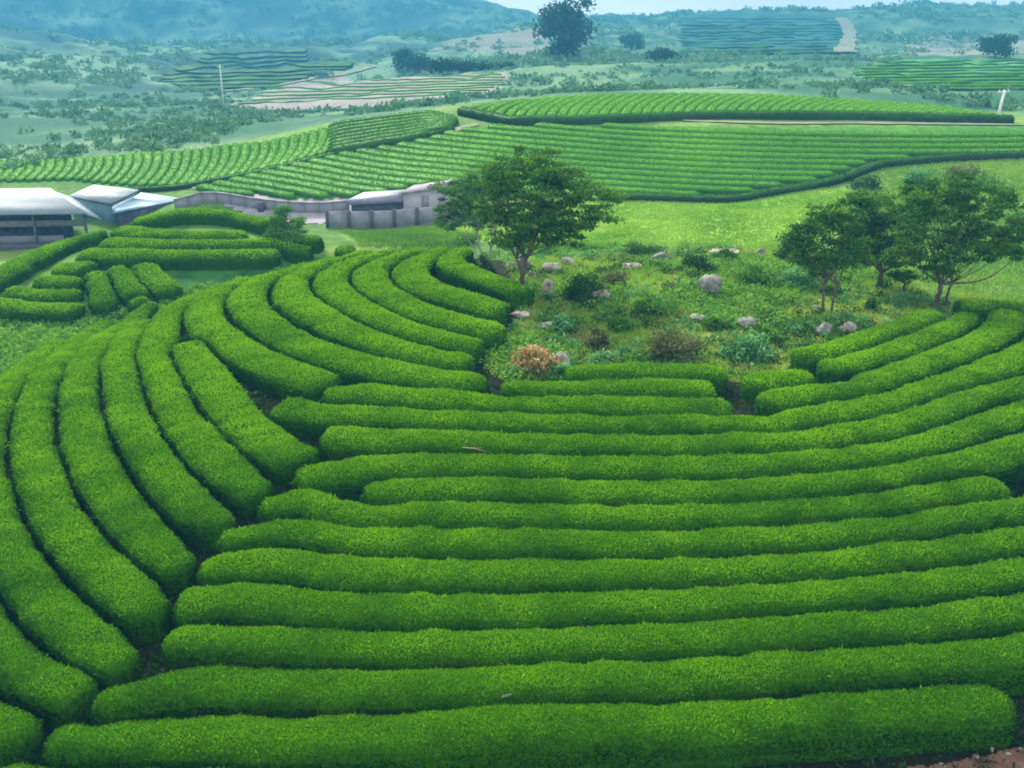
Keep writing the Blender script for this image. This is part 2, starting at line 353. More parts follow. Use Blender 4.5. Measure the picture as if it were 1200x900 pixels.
def ground_mat():
    m, nt, nd, lk = mat_base('ground')
    a = nd.new('ShaderNodeAttribute'); a.attribute_name = 'ground'
    tc = nd.new('ShaderNodeTexCoord'); n = nd.new('ShaderNodeTexNoise'); n.inputs['Scale'].default_value = .9; n.inputs['Detail'].default_value = 9; n.inputs['Roughness'].default_value = .7
    lk.new(tc.outputs['Object'], n.inputs['Vector'])
    r = ramp(nd, [(.3, (.55, .55, .55)), (.7, (1.4, 1.4, 1.4))]); lk.new(n.outputs['Fac'], r.inputs['Fac'])
    mx = nd.new('ShaderNodeMix'); mx.data_type = 'RGBA'; mx.blend_type = 'MULTIPLY'; mx.inputs[0].default_value = 1.
    lk.new(a.outputs['Color'], mx.inputs[6]); lk.new(r.outputs[0], mx.inputs[7])
    p = nd.new('ShaderNodeBsdfPrincipled'); p.inputs['Roughness'].default_value = .95; p.inputs['Specular IOR Level'].default_value = .1
    lk.new(mx.outputs[2], p.inputs['Base Color'])
    b = nd.new('ShaderNodeBump'); b.inputs['Strength'].default_value = .6; b.inputs['Distance'].default_value = .12; lk.new(n.outputs['Fac'], b.inputs['Height']); lk.new(b.outputs[0], p.inputs['Normal'])
    o = nd.new('ShaderNodeOutputMaterial'); lk.new(p.outputs[0], o.inputs['Surface'])
    return m
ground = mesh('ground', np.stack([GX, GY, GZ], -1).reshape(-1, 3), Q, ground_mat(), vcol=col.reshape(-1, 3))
tag(ground, kind='structure')

# ------------------------------------------------------------------ tea hedges
def resample(P, step):
    P = np.asarray(P, float); s = np.concatenate([[0], np.cumsum(np.linalg.norm(np.diff(P, axis=0), axis=1))])
    n = max(4, int(s[-1] / step)); t = np.linspace(0, s[-1], n)
    return np.stack([np.interp(t, s, P[:, i]) for i in range(P.shape[1])], 1)
def spline(P, k=12):
    P = np.asarray(P, float)
    if len(P) < 3: return P
    E = np.concatenate([[2 * P[0] - P[1]], P, [2 * P[-1] - P[-2]]]); out = []
    t = np.linspace(0, 1, k, endpoint=False)[:, None]
    for i in range(1, len(E) - 2):
        a, b, c, d = E[i - 1:i + 3]
        out.append(.5 * (2 * b + (c - a) * t + (2 * a - 5 * b + 4 * c - d) * t ** 2 + (3 * b - a - 3 * c + d) * t ** 3))
    out.append(P[-1:]); return np.concatenate(out)
def smooth_path(P, it=3):
    for _ in range(it): P[1:-1] = P[1:-1] * .5 + (P[:-2] + P[2:]) * .25
    return P
def trace(pp, h, y1):
    pp = [list(p) for p in pp]
    if h > .75 and len(pp) > 2:                # the tip of a crest line is the middle of the end cap
        if abs(pp[0][1] - pp[1][1]) > 5: pp[0] = [pp[0][0] - 12, pp[1][1] + .55 * (pp[0][1] - pp[1][1])]
        if 5 < pp[-1][1] - pp[-2][1]: pp[-1] = [pp[-1][0] - 3, pp[-2][1] + .3 * (pp[-1][1] - pp[-2][1])]
    q = spline(np.array(pp, float), 10)
    w = hit(q[:, 0], q[:, 1], h=h, y1=y1)[:, :2]
    # drop jumps
    keep = [w[0]]
    for a in w[1:]:
        if np.linalg.norm(a - keep[-1]) < 9: keep.append(a)
    return smooth_path(resample(np.array(keep), .35), 6)

# crest lines of the long rows crossing the picture, then centre lines of the rows curling up the left side
rows = [
 ([(40,900),(77,876),(127,884),(167,898),(260,916),(420,925)], 'c', 'short tea hedge end poking up at the very bottom left corner'),
 ([(95,858),(150,828),(250,838),(400,840),(600,832),(800,822),(1000,807),(1130,799),(1192,812)], 'c', 'lowest long tea hedge, ending beside the reddish dirt patch'),
 ([(168,813),(213,783),(267,787),(400,788),(600,782),(800,774),(1000,758),(1200,742),(1330,722)], 'c', 'long tea hedge with a pale leaf on it, second above the dirt'),
 ([(178,750),(217,724),(300,742),(400,743),(600,738),(800,733),(1000,717),(1200,698),(1330,676)], 'c', 'long tea hedge, third row up from the dirt patch'),
 ([(222,710),(267,679),(333,693),(400,702),(600,698),(800,693),(1000,683),(1200,657),(1330,632)], 'c', 'long tea hedge, fourth row up from the dirt patch'),
 ([(250,663),(297,629),(350,645),(400,657),(600,657),(800,656),(1000,642),(1200,620),(1330,594)], 'c', 'long tea hedge, fifth row up from the dirt patch'),
 ([(298,622),(343,594),(400,611),(500,619),(600,619),(800,621),(1000,611),(1200,578),(1330,548)], 'c', 'long tea hedge, sixth row up from the dirt patch'),
 ([(348,582),(380,559),(403,560),(443,581),(533,587),(600,588),(800,593),(1000,582),(1100,563),(1160,557),(1188,566)], 'c', 'tea hedge hooked at its left end and rounded at its right end'),
 ([(436,573),(467,560),(600,557),(700,562),(800,564),(1000,553),(1100,534),(1200,508),(1330,470)], 'c', 'tea hedge tucked into the hooked left end of the row below'),
 ([(388,548),(425,533),(600,532),(800,535),(1000,525),(1100,503),(1200,473),(1330,432)], 'c', 'long tea hedge with a broken twig lying on it'),
 ([(336,514),(370,499),(400,500),(600,506),(800,509),(1000,497),(1100,473),(1200,443),(1880,402)], 'c', 'long tea hedge just behind the one with the twig'),
 ([(302,473),(327,461),(400,468),(500,477),(600,482),(800,485),(1000,468),(1100,443),(1200,408),(1265,372),(1280,345)], 'c', 'long tea hedge two rows behind the twig, curling up at the right edge'),
 ([(388,459),(405,447),(500,457),(600,462),(800,465),(888,475)], 'c', 'tea hedge ending in the middle of the right side, third below the rocky knoll'),
 ([(593,448),(613,442),(700,442),(800,443),(862,451)], 'c', 'short straight tea hedge, second below the rocky knoll'),
 ([(673,432),(700,423),(800,422),(856,434)], 'c', 'shortest straight tea hedge right below the rocky knoll shrubs'),
 ([(893,466),(917,457),(1000,439),(1067,422),(1130,397),(1172,372),(1180,356)], 'c', 'outermost of the three hedges curling up beneath the right hand trees'),
 ([(970,427),(990,417),(1067,392),(1117,376),(1138,360)], 'c', 'middle one of three hedges curling up beneath the right hand trees'),
 ([(947,412),(973,401),(1033,381),(1078,366),(1096,356)], 'c', 'innermost of the three hedges below the pair of pale boulders'),
 ([(873,447),(900,432),(940,427),(976,438)], 'c', 'stubby tea hedge blob between the straight rows and the curling rows'),
 ([(1120,346),(1170,350),(1230,356)], 'c', 'low hedge at the right edge behind the curling rows'),
 # left family, centre lines
 ([(619,346),(590,334),(560,323),(530,310),(524,302),(543,294)], 'm', 'innermost curled hedge ending beside the reddish soil under the trees'),
 ([(592,366),(550,356),(500,338),(478,323),(478,310),(500,299),(530,292)], 'm', 'second curled hedge out from the trees, ending at the small white rock'),
 ([(588,393),(550,386),(500,372),(450,348),(432,328),(437,312),(462,300),(500,292)], 'm', 'third curled hedge out from the trees'),
 ([(565,408),(500,395),(450,376),(400,346),(381,330),(392,315),(430,300),(470,292)], 'm', 'fourth curled hedge out from the trees'),
 ([(555,428),(500,418),(450,405),(400,385),(355,360),(338,341),(352,323),(400,304),(440,294)], 'm', 'fifth curled hedge out from the trees'),
 ([(575,450),(483,441),(400,424),(340,402),(300,376),(284,354),(296,337),(345,314),(400,297)], 'm', 'sixth curled hedge out from the trees, its end touching the straight rows'),
 ([(388,452),(350,443),(300,420),(255,390),(238,367),(250,346),(295,322),(350,303)], 'm', 'curled hedge whose blunt end meets the left tips of the straight rows'),
 ([(366,544),(340,538),(300,510),(264,476),(234,438),(216,406)], 'm', 'short fat hedge that starts in a fork on the left slope'),
 ([(318,591),(292,582),(255,547),(214,500),(190,450),(179,410),(190,376),(225,346),(275,320),(310,305)], 'm', 'left slope hedge just outside the short forked one'),
 ([(269,626),(240,612),(205,575),(170,527),(150,480),(142,440),(146,408),(165,380),(205,348),(240,326)], 'm', 'left slope hedge, second outside the short forked one'),
 ([(238,676),(218,664),(177,641),(140,598),(110,545),(96,510),(92,470),(97,432),(115,402),(150,376),(180,356)], 'm', 'left slope hedge, third outside the short forked one'),
 ([(192,722),(160,697),(105,655),(70,615),(48,570),(38,530),(38,490),(50,450),(72,420),(105,394),(130,378)], 'm', 'left slope hedge, fourth outside the short forked one'),
 ([(187,785),(140,782),(85,747),(33,707),(0,660),(-15,620),(-22,560),(-15,500),(8,452),(40,422),(65,402)], 'm', 'left slope hedge cut by the left picture edge'),
 ([(117,829),(50,812),(0,773),(-30,740),(-60,680),(-78,590),(-75,520),(-50,465)], 'm', 'second lowest hedge end at the left picture edge'),
 ([(58,870),(20,862),(-20,840),(-60,800),(-105,720),(-130,640),(-135,560)], 'm', 'lowest hedge end at the left picture edge'),
]
small = [
 ([(-30,336),(0,322),(43,300),(83,284),(127,268)], 'dark straight hedge running down the ridge in front of the sheds', 74),
 ([(156,262),(187,254),(233,250),(283,255),(318,264)], 'dark arched hedge along the back of the small mound', 90),
 ([(138,271),(200,277),(250,279),(290,277)], 'pale flat topped hedge inside the arch of the small mound', 85),
 ([(124,285),(220,287),(320,288),(375,290)], 'long straight hedge just in front of the pale flat topped one', 80),
 ([(97,298),(150,300),(240,299),(328,296)], 'front straight hedge of the small mound, above the fan of short hedges', 80),
 ([(350,284),(394,288)], 'round hedge stub right of the sapling on the small mound', 80),
 ([(380,292),(418,295)], 'round hedge stub furthest right of the sapling', 80),
 ([(61,319),(90,312),(120,316)], 'short hooked hedge at the top left of the fan on the small mound', 72),
 ([(42,330),(92,334)], 'short hedge under the hooked one on the small mound', 72),
 ([(8,343),(93,348)], 'short hedge second from the bottom of the small mound stack', 72),
 ([(-30,352),(30,361),(95,364)], 'lowest dark hedge at the foot of the small mound', 72),
 ([(110,318),(112,338),(126,360)], 'steep fan hedge on the left of the fan of three', 72),
 ([(134,316),(146,336),(160,352)], 'steep fan hedge in the middle of the fan of three', 72),
 ([(165,312),(182,328),(203,342)], 'steep fan hedge on the right of the fan of three', 72),
 ([(150,358),(190,352)], 'short fan hedge lying across the foot of the middle fan hedge', 70),
 ([(150,315),(200,313),(245,310)], None, 72),
]
lines = []
for pp, k, lab in rows:
    w = trace(pp, 1.07 if k == 'c' else .6, 64.); lines.append((w, lab, 'tea hedges ringing the rocky knoll', 0))
    if pp[-1][0] >= 1300 and k == 'c':
        d1 = unit(w[-1] - w[-8]); ang = .028; ext = [w[-1]]
        for q in range(26):
            d1 = np.array([d1[0] * math.cos(ang) - d1[1] * math.sin(ang), d1[0] * math.sin(ang) + d1[1] * math.cos(ang)]); ext.append(ext[-1] + d1 * .35)
        lines[-1] = (np.concatenate([w, np.array(ext[1:])]), *lines[-1][1:])
for pp, lab, y1 in small:
    if lab: lines.append((trace(pp, .7, y1), lab, 'tea hedges on the small mound', 1))
# the crooked walkway that parts the two families: rows on either side run up to it
WALK = hit(*np.array([(262,440),(300,458),(333,502),(387,537),(333,580),(287,618),(243,656),(210,711),(187,766),(143,816),(77,863),(30,903),(-60,960)], float).T, h=.25, y1=64.)[:, :2]
def seg_dist(p, G):
    a, b = G[:-1], G[1:]; ab = b - a; t = np.clip(((p[:, None] - a) * ab).sum(-1) / (ab * ab).sum(-1), 0, 1)
    return np.linalg.norm(p[:, None] - (a + ab * t[..., None]), axis=-1).min(1)
def crosses(p, q, G):
    a, b = G[:-1], G[1:]; c = lambda u, v: u[..., 0] * v[..., 1] - u[..., 1] * v[..., 0]
    return bool(((c(q - p, a - p) * c(q - p, b - p) < 0) & (c(b - a, p - a) * c(b - a, q - a) < 0)).any())
FREE = list(range(0, 8)) + [9, 10, 11] + list(range(27, 35))
for i in FREE:
    w = lines[i][0]; e = unit(w[0] - w[4]); ext = w[0] + e * np.arange(3.2, 0, -.1)[:, None]
    w = resample(np.concatenate([ext, w]), .1); L = int(6.5 / .1); k0 = 0
    for k in range(min(L, len(w) - 2), 0, -1):
        if crosses(w[k], w[k - 1], WALK): k0 = k; break
    if k0 == 0: k0 = int(seg_dist(w[:L], WALK).argmin())
    while seg_dist(w[k0:k0 + 1], WALK)[0] < .07 and k0 < L: k0 += 1
    lines[i] = (resample(w[k0:], .35), *lines[i][1:])
ALLP = np.concatenate([np.concatenate([l[0], np.full((len(l[0]), 1), i)], 1) for i, l in enumerate(lines)])
def clearance(w, i):
    o = ALLP[ALLP[:, 2] != i][:, :2]; d = np.empty(len(w)); nn = np.empty((len(w), 2))
    for a in range(0, len(w), 200):
        dd = np.linalg.norm(w[a:a + 200, None] - o[None], axis=-1); k = dd.argmin(1); d[a:a + 200] = dd.min(1); nn[a:a + 200] = o[k]
    return d, nn
for it in range(10):                           # settle the rows so that none overlap
    new = []
    for i, l in enumerate(lines):
        w = l[0]; d, nn = clearance(w, i); sl = np.arange(len(w)) * .35; taper = np.clip(np.minimum(sl, sl[-1] - sl) / 1.6 - .35, 0, 1); push = (np.clip(1.42 - d, 0, .5) * taper)[:, None] * .35
        w2 = w + unit(w - nn) * push; new.append(smooth_path(w2, 2))
    lines = [(n, *l[1:]) for n, l in zip(new, lines)]
    ALLP = np.concatenate([np.concatenate([l[0], np.full((len(l[0]), 1), i)], 1) for i, l in enumerate(lines)])

for i, l in enumerate(lines):                  # shorten a row whose end would run into its neighbour
    w = resample(l[0], .12); d, _ = clearance(w, i); a, b = 0, len(w)
    lim = .8
    if i in FREE: continue
    while a < len(w) // 3 and d[a] < lim: a += 1
    while b > 2 * len(w) // 3 and d[b - 1] < lim: b -= 1
    lines[i] = (w[a:b], *l[1:])
def hedge_body(w, half, hgt, ring=.16, K=15, lump=.06, seed=0.):
    """domed sweep along w; half width per point"""
    n = len(w); T = unit(np.gradient(w, axis=0)); S = np.stack([T[:, 1], -T[:, 0]], 1)
    s = np.concatenate([[0], np.cumsum(np.linalg.norm(np.diff(w, axis=0), axis=1))]); Lt = s[-1]
    e = np.minimum(s, Lt - s); r = np.clip(e / .5, 0, 1); cap = np.sqrt(np.clip(1 - (1 - r) ** 2, .0, 1)) * .93 + .07
    an = np.linspace(-.12, np.pi + .12, K); ca, sa = np.cos(an), np.sin(an)
    cx = np.sign(ca) * np.abs(ca) ** .75; cz = np.sign(sa) * np.abs(sa) ** .62
    cx = np.where(sa < .62, cx * (.80 + .20 * np.clip(sa / .6, 0, 1) ** .8), cx)
    X = w[:, None, 0] + S[:, None, 0] * cx[None] * (half * cap)[:, None]
    Yy = w[:, None, 1] + S[:, None, 1] * cx[None] * (half * cap)[:, None]
    z0 = H(w[:, 0], w[:, 1])
    zc = H(X, Yy) * .5 + z0[:, None] * .5
    ht = hgt * (.55 + .45 * cap) * (1 + .05 * vnoise(np.stack([s * .55, s * 0 + seed, s * 0], -1)))
    Zz = zc + cz[None] * ht[:, None]
    V = np.stack([X, Yy, Zz], -1)
    C = np.stack([w[:, 0], w[:, 1], z0 + hgt * .4], -1)[:, None]
    nz = fbm(V * 1.7 + seed, 2) * lump + fbm(V * 6. + seed, 2) * lump * .45
    V = V + unit(V - C) * nz[..., None]
    gi = np.arange(n * K).reshape(n, K)
    Qd = np.stack([gi[:-1, :-1], gi[:-1, 1:], gi[1:, 1:], gi[1:, :-1]], -1).reshape(-1, 4)
    V = V.reshape(-1, 3)
    caps = [gi[0][None, :], gi[-1][::-1][None, :]]
    return V, Qd, caps
total = 0
for i, (w, lab, grp, kind) in enumerate(lines):
    T = unit(np.gradient(w, axis=0)); Sd = np.stack([T[:, 1], -T[:, 0]], 1); o = ALLP[ALLP[:, 2] != i][:, :2]
    hl = np.full((2, len(w)), 1.08 if i in (26, 27) else .76 + .26 * kind)
    for a in range(len(w)):
        v = o - w[a]; al = np.abs(v @ T[a]); ac = v @ Sd[a]
        for s_i, sg in enumerate((1, -1)):
            m_ = (ac * sg > .3) & (al < .5) & (ac * sg < 4.)
            if m_.any(): hl[s_i, a] = np.clip((ac * sg)[m_].min() * .5 - .005, .42, 1.15 + .2 * kind)
    for _ in range(22): hl[:, 1:-1] = hl[:, 1:-1] * .4 + (hl[:, :-2] + hl[:, 2:]) * .3
    w = w + Sd * ((hl[0] - hl[1]) * .5)[:, None]; half = hl.mean(0)
    w2 = resample(np.concatenate([w, half[:, None]], 1), .16); half = w2[:, 2]; w2 = w2[:, :2]
    V, Qd, caps = hedge_body(w2, half, (.84 if kind == 0 else .98), seed=i * 3.7)
    dist = w2[:, 1].mean(); L = len(w2) * .16
    # outward orientation
    a, b, c, dd_ = V[Qd[:, 0]], V[Qd[:, 1]], V[Qd[:, 2]], V[Qd[:, 3]]
    fc = (a + b + c + dd_) / 4; fn = np.cross(c - a, dd_ - b)
    if fn[len(fn) // 2 // 14 * 14 + 7, 2] < 0: Qd = Qd[:, ::-1]
    fd = np.hypot(fc[:, 0], fc[:, 1])
    wgt = (18. / np.maximum(fd, 16)) ** 1.35
    hgt_over = fc[:, 2] - H(fc[:, 0], fc[:, 1]); wgt = wgt * np.clip(.35 + hgt_over * 1.1, .2, 1)
    ar = np.linalg.norm(fn, axis=1) * .5
    n = int((ar * wgt).sum() * 1150); total += n
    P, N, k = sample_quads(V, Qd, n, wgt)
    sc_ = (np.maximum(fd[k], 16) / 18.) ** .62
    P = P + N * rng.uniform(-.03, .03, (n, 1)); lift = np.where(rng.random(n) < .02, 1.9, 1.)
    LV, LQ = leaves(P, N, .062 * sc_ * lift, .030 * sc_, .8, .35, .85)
    tint = .41 + rng.normal(0, .065, n) + .15 * fbm(P * .9 + 3, 3) + .11 * fbm(P * .22 + 9, 2) + .56 * (np.clip(N[:, 2], 0, 1) - .50)  # fresh flush on top, old leaves at sides; top light painted in too
    tint = tint + .15 * np.clip((P[:, 1] - 24) / 20, 0, 1) - .08 * np.clip((26 - P[:, 1]) / 8, 0, 1); tint = np.where(lift > 1.5, tint + .15, tint)  # light falloff put into leaf colour: back rows brighter, front rows darker
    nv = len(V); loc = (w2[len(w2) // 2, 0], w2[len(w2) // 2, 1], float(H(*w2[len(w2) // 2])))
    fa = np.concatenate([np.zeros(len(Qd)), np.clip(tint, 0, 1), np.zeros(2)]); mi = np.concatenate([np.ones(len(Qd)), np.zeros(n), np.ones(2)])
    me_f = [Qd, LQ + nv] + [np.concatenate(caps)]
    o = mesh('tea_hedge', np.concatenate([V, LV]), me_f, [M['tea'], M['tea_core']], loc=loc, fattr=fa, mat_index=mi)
    tag(o, lab, 'tea hedge', grp)
print('leaves', total)

# ------------------------------------------------------------------ distant tea fields, one object per row
ORD = ['first','second','third','fourth','fifth','sixth','seventh','eighth','ninth','tenth','eleventh','twelfth','thirteenth','fourteenth','fifteenth','sixteenth','seventeenth','eighteenth','nineteenth','twentieth',
 'twenty first','twenty second','twenty third','twenty fourth','twenty fifth','twenty sixth','twenty seventh','twenty eighth','twenty ninth','thirtieth','thirty first','thirty second','thirty third','thirty fourth','thirty fifth','thirty sixth','thirty seventh','thirty eighth','thirty ninth','fortieth',
 'forty first','forty second','forty third','forty fourth','forty fifth','forty sixth','forty seventh','forty eighth','forty ninth','fiftieth']
def far_row(w, half, hgt, lab, grp, dens=26, tint0=.5):
    if len(w) < 4: return
    w = resample(w, .5); 
    V, Qd, caps = hedge_body(w, np.full(len(w), half), hgt, K=9, lump=.035, seed=w[0, 0])
    a, b, c, d = V[Qd[:, 0]], V[Qd[:, 1]], V[Qd[:, 2]], V[Qd[:, 3]]; fn = np.cross(c - a, d - b)
    if fn[4, 2] < 0: Qd = Qd[:, ::-1]; fn = -fn
    ar = np.linalg.norm(fn, axis=1).sum() * .5; n = int(ar * dens)
    P, N, k = sample_quads(V, Qd, n)
    LV, LQ = leaves(P, N, .20, .10, .6, .3, .9)
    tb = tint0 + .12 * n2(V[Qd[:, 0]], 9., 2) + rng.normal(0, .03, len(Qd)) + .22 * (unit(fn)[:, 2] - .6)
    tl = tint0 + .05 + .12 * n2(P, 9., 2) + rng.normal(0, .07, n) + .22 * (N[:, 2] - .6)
    loc = (*w[len(w) // 2], float(H(*w[len(w) // 2])))
    o = mesh('tea_row', np.concatenate([V, LV]), [Qd, LQ + len(V), np.concatenate(caps)], M['tea_far'], loc=loc, fattr=np.clip(np.concatenate([tb, tl, [.2, .2]]), 0, 1))
    tag(o, lab, 'tea row', grp)
def clip_runs(w, poly):
    m = inside(w, poly); best = None; s = None
    for i in range(len(w) + 1):
        if i < len(w) and m[i]:
            if s is None: s = i
        elif s is not None:
            if best is None or i - s > best[1] - best[0]: best = (s, i)
            s = None
    return w[best[0]:best[1]] if best else w[:0]
wide = polyxy([(212,224),(300,205),(400,181),(480,168),(545,152),(640,149),(900,149),(1260,151),(1260,178),(1120,184),(1030,191),(990,205),(960,214),(850,232),(735,229),(640,231),(520,217),(480,223),(400,232),(290,231)])
nrow = 0
for k in range(27):
    y850 = 151.5 + 6.4 * k + .03 * k * k
    xs = np.arange(180, 1270, 12.); d = 850 - xs
    ys = np.where(d > 0, y850 - (.035 * d + .15 * d * d / 1200), y850 - .03 * d - .00006 * d * d * 1.0)
    w = hit(xs, ys, h=.5, y0=84., y1=150.)[:, :2]
    ok = (w[:, 1] < 125); w = w[ok]
    w = clip_runs(resample(smooth_path(w, 4), .5), wide) if len(w) > 5 else w[:0]
    if len(w) > 8:
        far_row(smooth_path(w, 5), .72, .46, ORD[nrow] + ' row down from the top of the wide green field', 'rows of the wide tea field beyond the trees', 22, .52 - .005 * k); nrow += 1
strip = polyxy(strip_poly)
xs = [700,735,850,900,960,990,1030,1070,1120,1260]; ys = [231,231,234,226,216,208,193,189,185,178]
w = hit(xs, ys, h=.2, y0=84., y1=130.)[:, :2]
far_row(smooth_path(resample(spline(w, 8), .5), 4), .6, .55, 'dark edging hedge along the curved lower right rim of the wide field', 'rows of the wide tea field beyond the trees', 22, .12)
xs = [150,205,250,300,350,400,440,480,533]; ys = [224,221,213,204,192,180,172,165,152]
w = hit(xs, np.array(ys) - 1., h=.2, y0=96., y1=130.)[:, :2]
far_row(smooth_path(resample(spline(w, 8), .5), 4), .5, .5, 'dark edging hedge along the lower rim of the strip field', 'curved rows of the strip field above the sheds', 22, .08)
arcs = polyxy([(-40,215),(90,213),(205,221),(300,204),(395,180),(395,146),(300,166),(100,184),(-40,191)])
nrow = 0
for k in range(38):
    x0 = -30 + 11.4 * k
    yb = np.interp(x0, [-40, 90, 205, 300, 400], [216, 214, 222, 205, 180]) + 2; yt = np.interp(x0 + 4, [-40, 100, 300, 400], [191, 184, 166, 143]) - 2
    t = np.linspace(0, 1, 14); xs = x0 - 6 + 24 * np.sin(t * np.pi * .62) + 4 * t; ys = yb + (yt - yb) * t
    w = hit(xs, ys, h=.4, y0=100., y1=145.)[:, :2]; w = clip_runs(resample(smooth_path(w, 2), .5), arcs)
    if len(w) > 6: far_row(w, .58, .40, ORD[nrow] + ' arc shaped row from the left in the strip field above the sheds', 'curved rows of the strip field above the sheds', 22, .55); nrow += 1
tipf = polyxy([(385,183),(480,167),(533,153),(535,147),(528,139),(500,131),(400,143),(385,150)])
nrow = 0
for k in range(9):
    f = (k + .5) / 9
    xs = np.linspace(385, 540, 24); yb = np.interp(xs, [385, 480, 540], [183, 167, 150]); yt = np.interp(xs, [385, 400, 500, 540], [148, 143, 131, 143])
    w = hit(xs, yb + (yt - yb) * f, h=.4, y0=100., y1=145.)[:, :2]; w = clip_runs(resample(smooth_path(w, 2), .5), tipf)
    if len(w) > 8: far_row(w, .75, .8, ORD[nrow] + ' row from the front of the rounded dark green field tip', 'rows of the rounded field tip', 22, .3); nrow += 1
upper = polyxy([(545,134),(600,145),(700,143),(820,138),(1000,138),(1185,143),(1180,138),(1100,126),(1000,119),(900,113),(800,111),(700,112),(600,119),(550,127)])
nrow = 0
xs = np.linspace(540, 1188, 60)
w = hit(xs, np.interp(xs, [540, 600, 700, 820, 1000, 1188], [132, 144, 142, 137, 137, 142]), h=.2, y0=104., y1=140.)[:, :2]
far_row(smooth_path(resample(w, .6), 4), .75, .85, 'long dark edging hedge along the front of the thin upper field', 'rows of the thin upper field', 22, .12)
for k in range(50):
    x0 = 545 + 12.4 * k
    t = np.linspace(0, 1, 10); yb = np.interp(x0, [540, 600, 700, 820, 1000, 1188], [132, 144, 142, 137, 137, 142]) - 3; yt = np.interp(x0 + 30, [550, 600, 700, 800, 900, 1000, 1100, 1190], [126, 118, 111, 110, 112, 118, 125, 138]) - 1
    if yb - yt < 4: continue
    w = hit(x0 + 36 * t - 10 * np.sin(t * np.pi), yb + (yt - yb) * t, h=.3, y0=104., y1=150.)[:, :2]; w = clip_runs(resample(smooth_path(w, 2), .5), upper)
    if len(w) > 6: far_row(w, .58, .40, ORD[nrow] + ' slanting row from the left in the thin upper field', 'rows of the thin upper field', 18, .6); nrow += 1
# terraces and far fields: long rows
def band_field(poly, n, half, hgt, lab, grp, tint, yl, yr, x0, x1, y0, y1, dens=3):
    P = polyxy(poly); c = 0
    for k in range(n):
        f = (k + .5) / n; xs = np.linspace(x0, x1, 40)
        w = hit(xs, np.interp(xs, [x0, x1], [yl[0] + (yl[1] - yl[0]) * f, yr[0] + (yr[1] - yr[0]) * f]), h=.2, y0=y0, y1=y1)[:, :2]
        w = clip_runs(resample(smooth_path(w, 6), 2.), P)
        if len(w) > 6: far_row(w, half, hgt, ORD[c] + lab, grp, dens, tint); c += 1
band_field([(800,64),(795,20),(880,14),(985,22),(1000,45),(985,62),(900,67)], 12, 4.6, .5, ' row from the top of the far bluish field on the horizon hill', 'rows of the far bluish hillside field', .1, (20,66), (20,62), 795, 1000, 300., 1200.)
band_field([(1000,84),(1060,70),(1240,66),(1240,108),(1060,104)], 10, 1.9, .5, ' row from the top of the right hand far green field', 'rows of the far right green field', .36, (72,106), (68,106), 1000, 1235, 150., 560.)
band_field([(180,92),(230,70),(300,55),(360,58),(420,75),(350,95),(280,108),(210,104)], 10, 5.4, .5, ' row from the top of the dark teal field on the left hill', 'rows of the dark teal field on the left hill', .12, (62,106), (54,100), 180, 420, 215., 1000.)

band_field([(268,124),(330,100),(400,88),(590,84),(600,95),(560,112),(430,126)], 8, .75, .35, ' grassy bank from the top of the ploughed grey terraces', 'grass banks of the ploughed terraces', .55, (92,124), (86,108), 268, 600, 150., 800.)
# ------------------------------------------------------------------ draped ribbons: tracks, dirt, yard
def ribbon(name, pp, wid, mat, lift=.05, y0=8., y1=1840., **kw):
    q = spline(np.array(pp, float), 8); w = smooth_path(resample(hit(q[:, 0], q[:, 1], y0=y0, y1=y1)[:, :2], wid * .3), 3)
    T = unit(np.gradient(w, axis=0)); S = np.stack([T[:, 1], -T[:, 0]], 1); n = len(w)
    ww = wid * (1 + .25 * vnoise(np.stack([np.arange(n) * .23, np.zeros(n), np.zeros(n)], -1)))
    cols = np.linspace(-.5, .5, 5); X = w[:, None, :] + S[:, None, :] * (cols[None, :, None] * ww[:, None, None])
    V = np.concatenate([X, (H(X[..., 0], X[..., 1]) + lift)[..., None]], -1).reshape(-1, 3)
    g = np.arange(n * 5).reshape(n, 5); Qd = np.stack([g[:-1, :-1], g[:-1, 1:], g[1:, 1:], g[1:, :-1]], -1).reshape(-1, 4)
    o = mesh(name, V, Qd, mat); tag(o, kind='structure'); return o
def patch(name, pp, mat, lift=.04, step=.5, y1=1840.):
    P = polyxy(pp, y1=y1); lo, hi = P.min(0), P.max(0); nx, ny = [max(2, int(v)) for v in (hi - lo) / step]
    xs = np.linspace(lo[0], hi[0], nx); ys = np.linspace(lo[1], hi[1], ny); X, Yg = np.meshgrid(xs, ys, indexing='ij')
    g = np.arange(nx * ny).reshape(nx, ny); c = np.stack([X[:-1, :-1] + X[1:, 1:], Yg[:-1, :-1] + Yg[1:, 1:]], -1) / 2
    c = c + np.stack([n2(c, .5, 3), n2(c, .5, 3, 7.)], -1) * min(.25, step * 3)
    Qd = np.stack([g[:-1, :-1], g[1:, :-1], g[1:, 1:], g[:-1, 1:]], -1)[inside(c, P)]
    V = np.stack([X, Yg, H(X, Yg) + lift], -1).reshape(-1, 3)
    o = mesh(name, V, Qd, mat); tag(o, kind='structure'); return o
patch('dirt_path', [(1000,915),(1070,900),(1120,891),(1160,882),(1230,864),(1330,850),(1330,960),(980,960)], M['dirt'], .03, .05)
ribbon('field_track', [(800,142),(900,145),(1000,145),(1100,146),(1200,147),(1260,147)], .7, M['track'], .12, 100., 120.)
ribbon('field_lane', [(225,221),(300,206),(400,180),(480,167),(540,151),(560,146)], 1.3, M['track'], .10, 95., 125.)
ribbon('hill_path', [(985,22),(992,32),(996,42),(993,52),(990,64)], 9., M['track'], 1.2, 250., 1200.)
ribbon('hill_track', [(255,108),(300,104),(350,96),(375,90),(400,88),(440,78)], 2.6, M['track'], .35, 180., 800.)
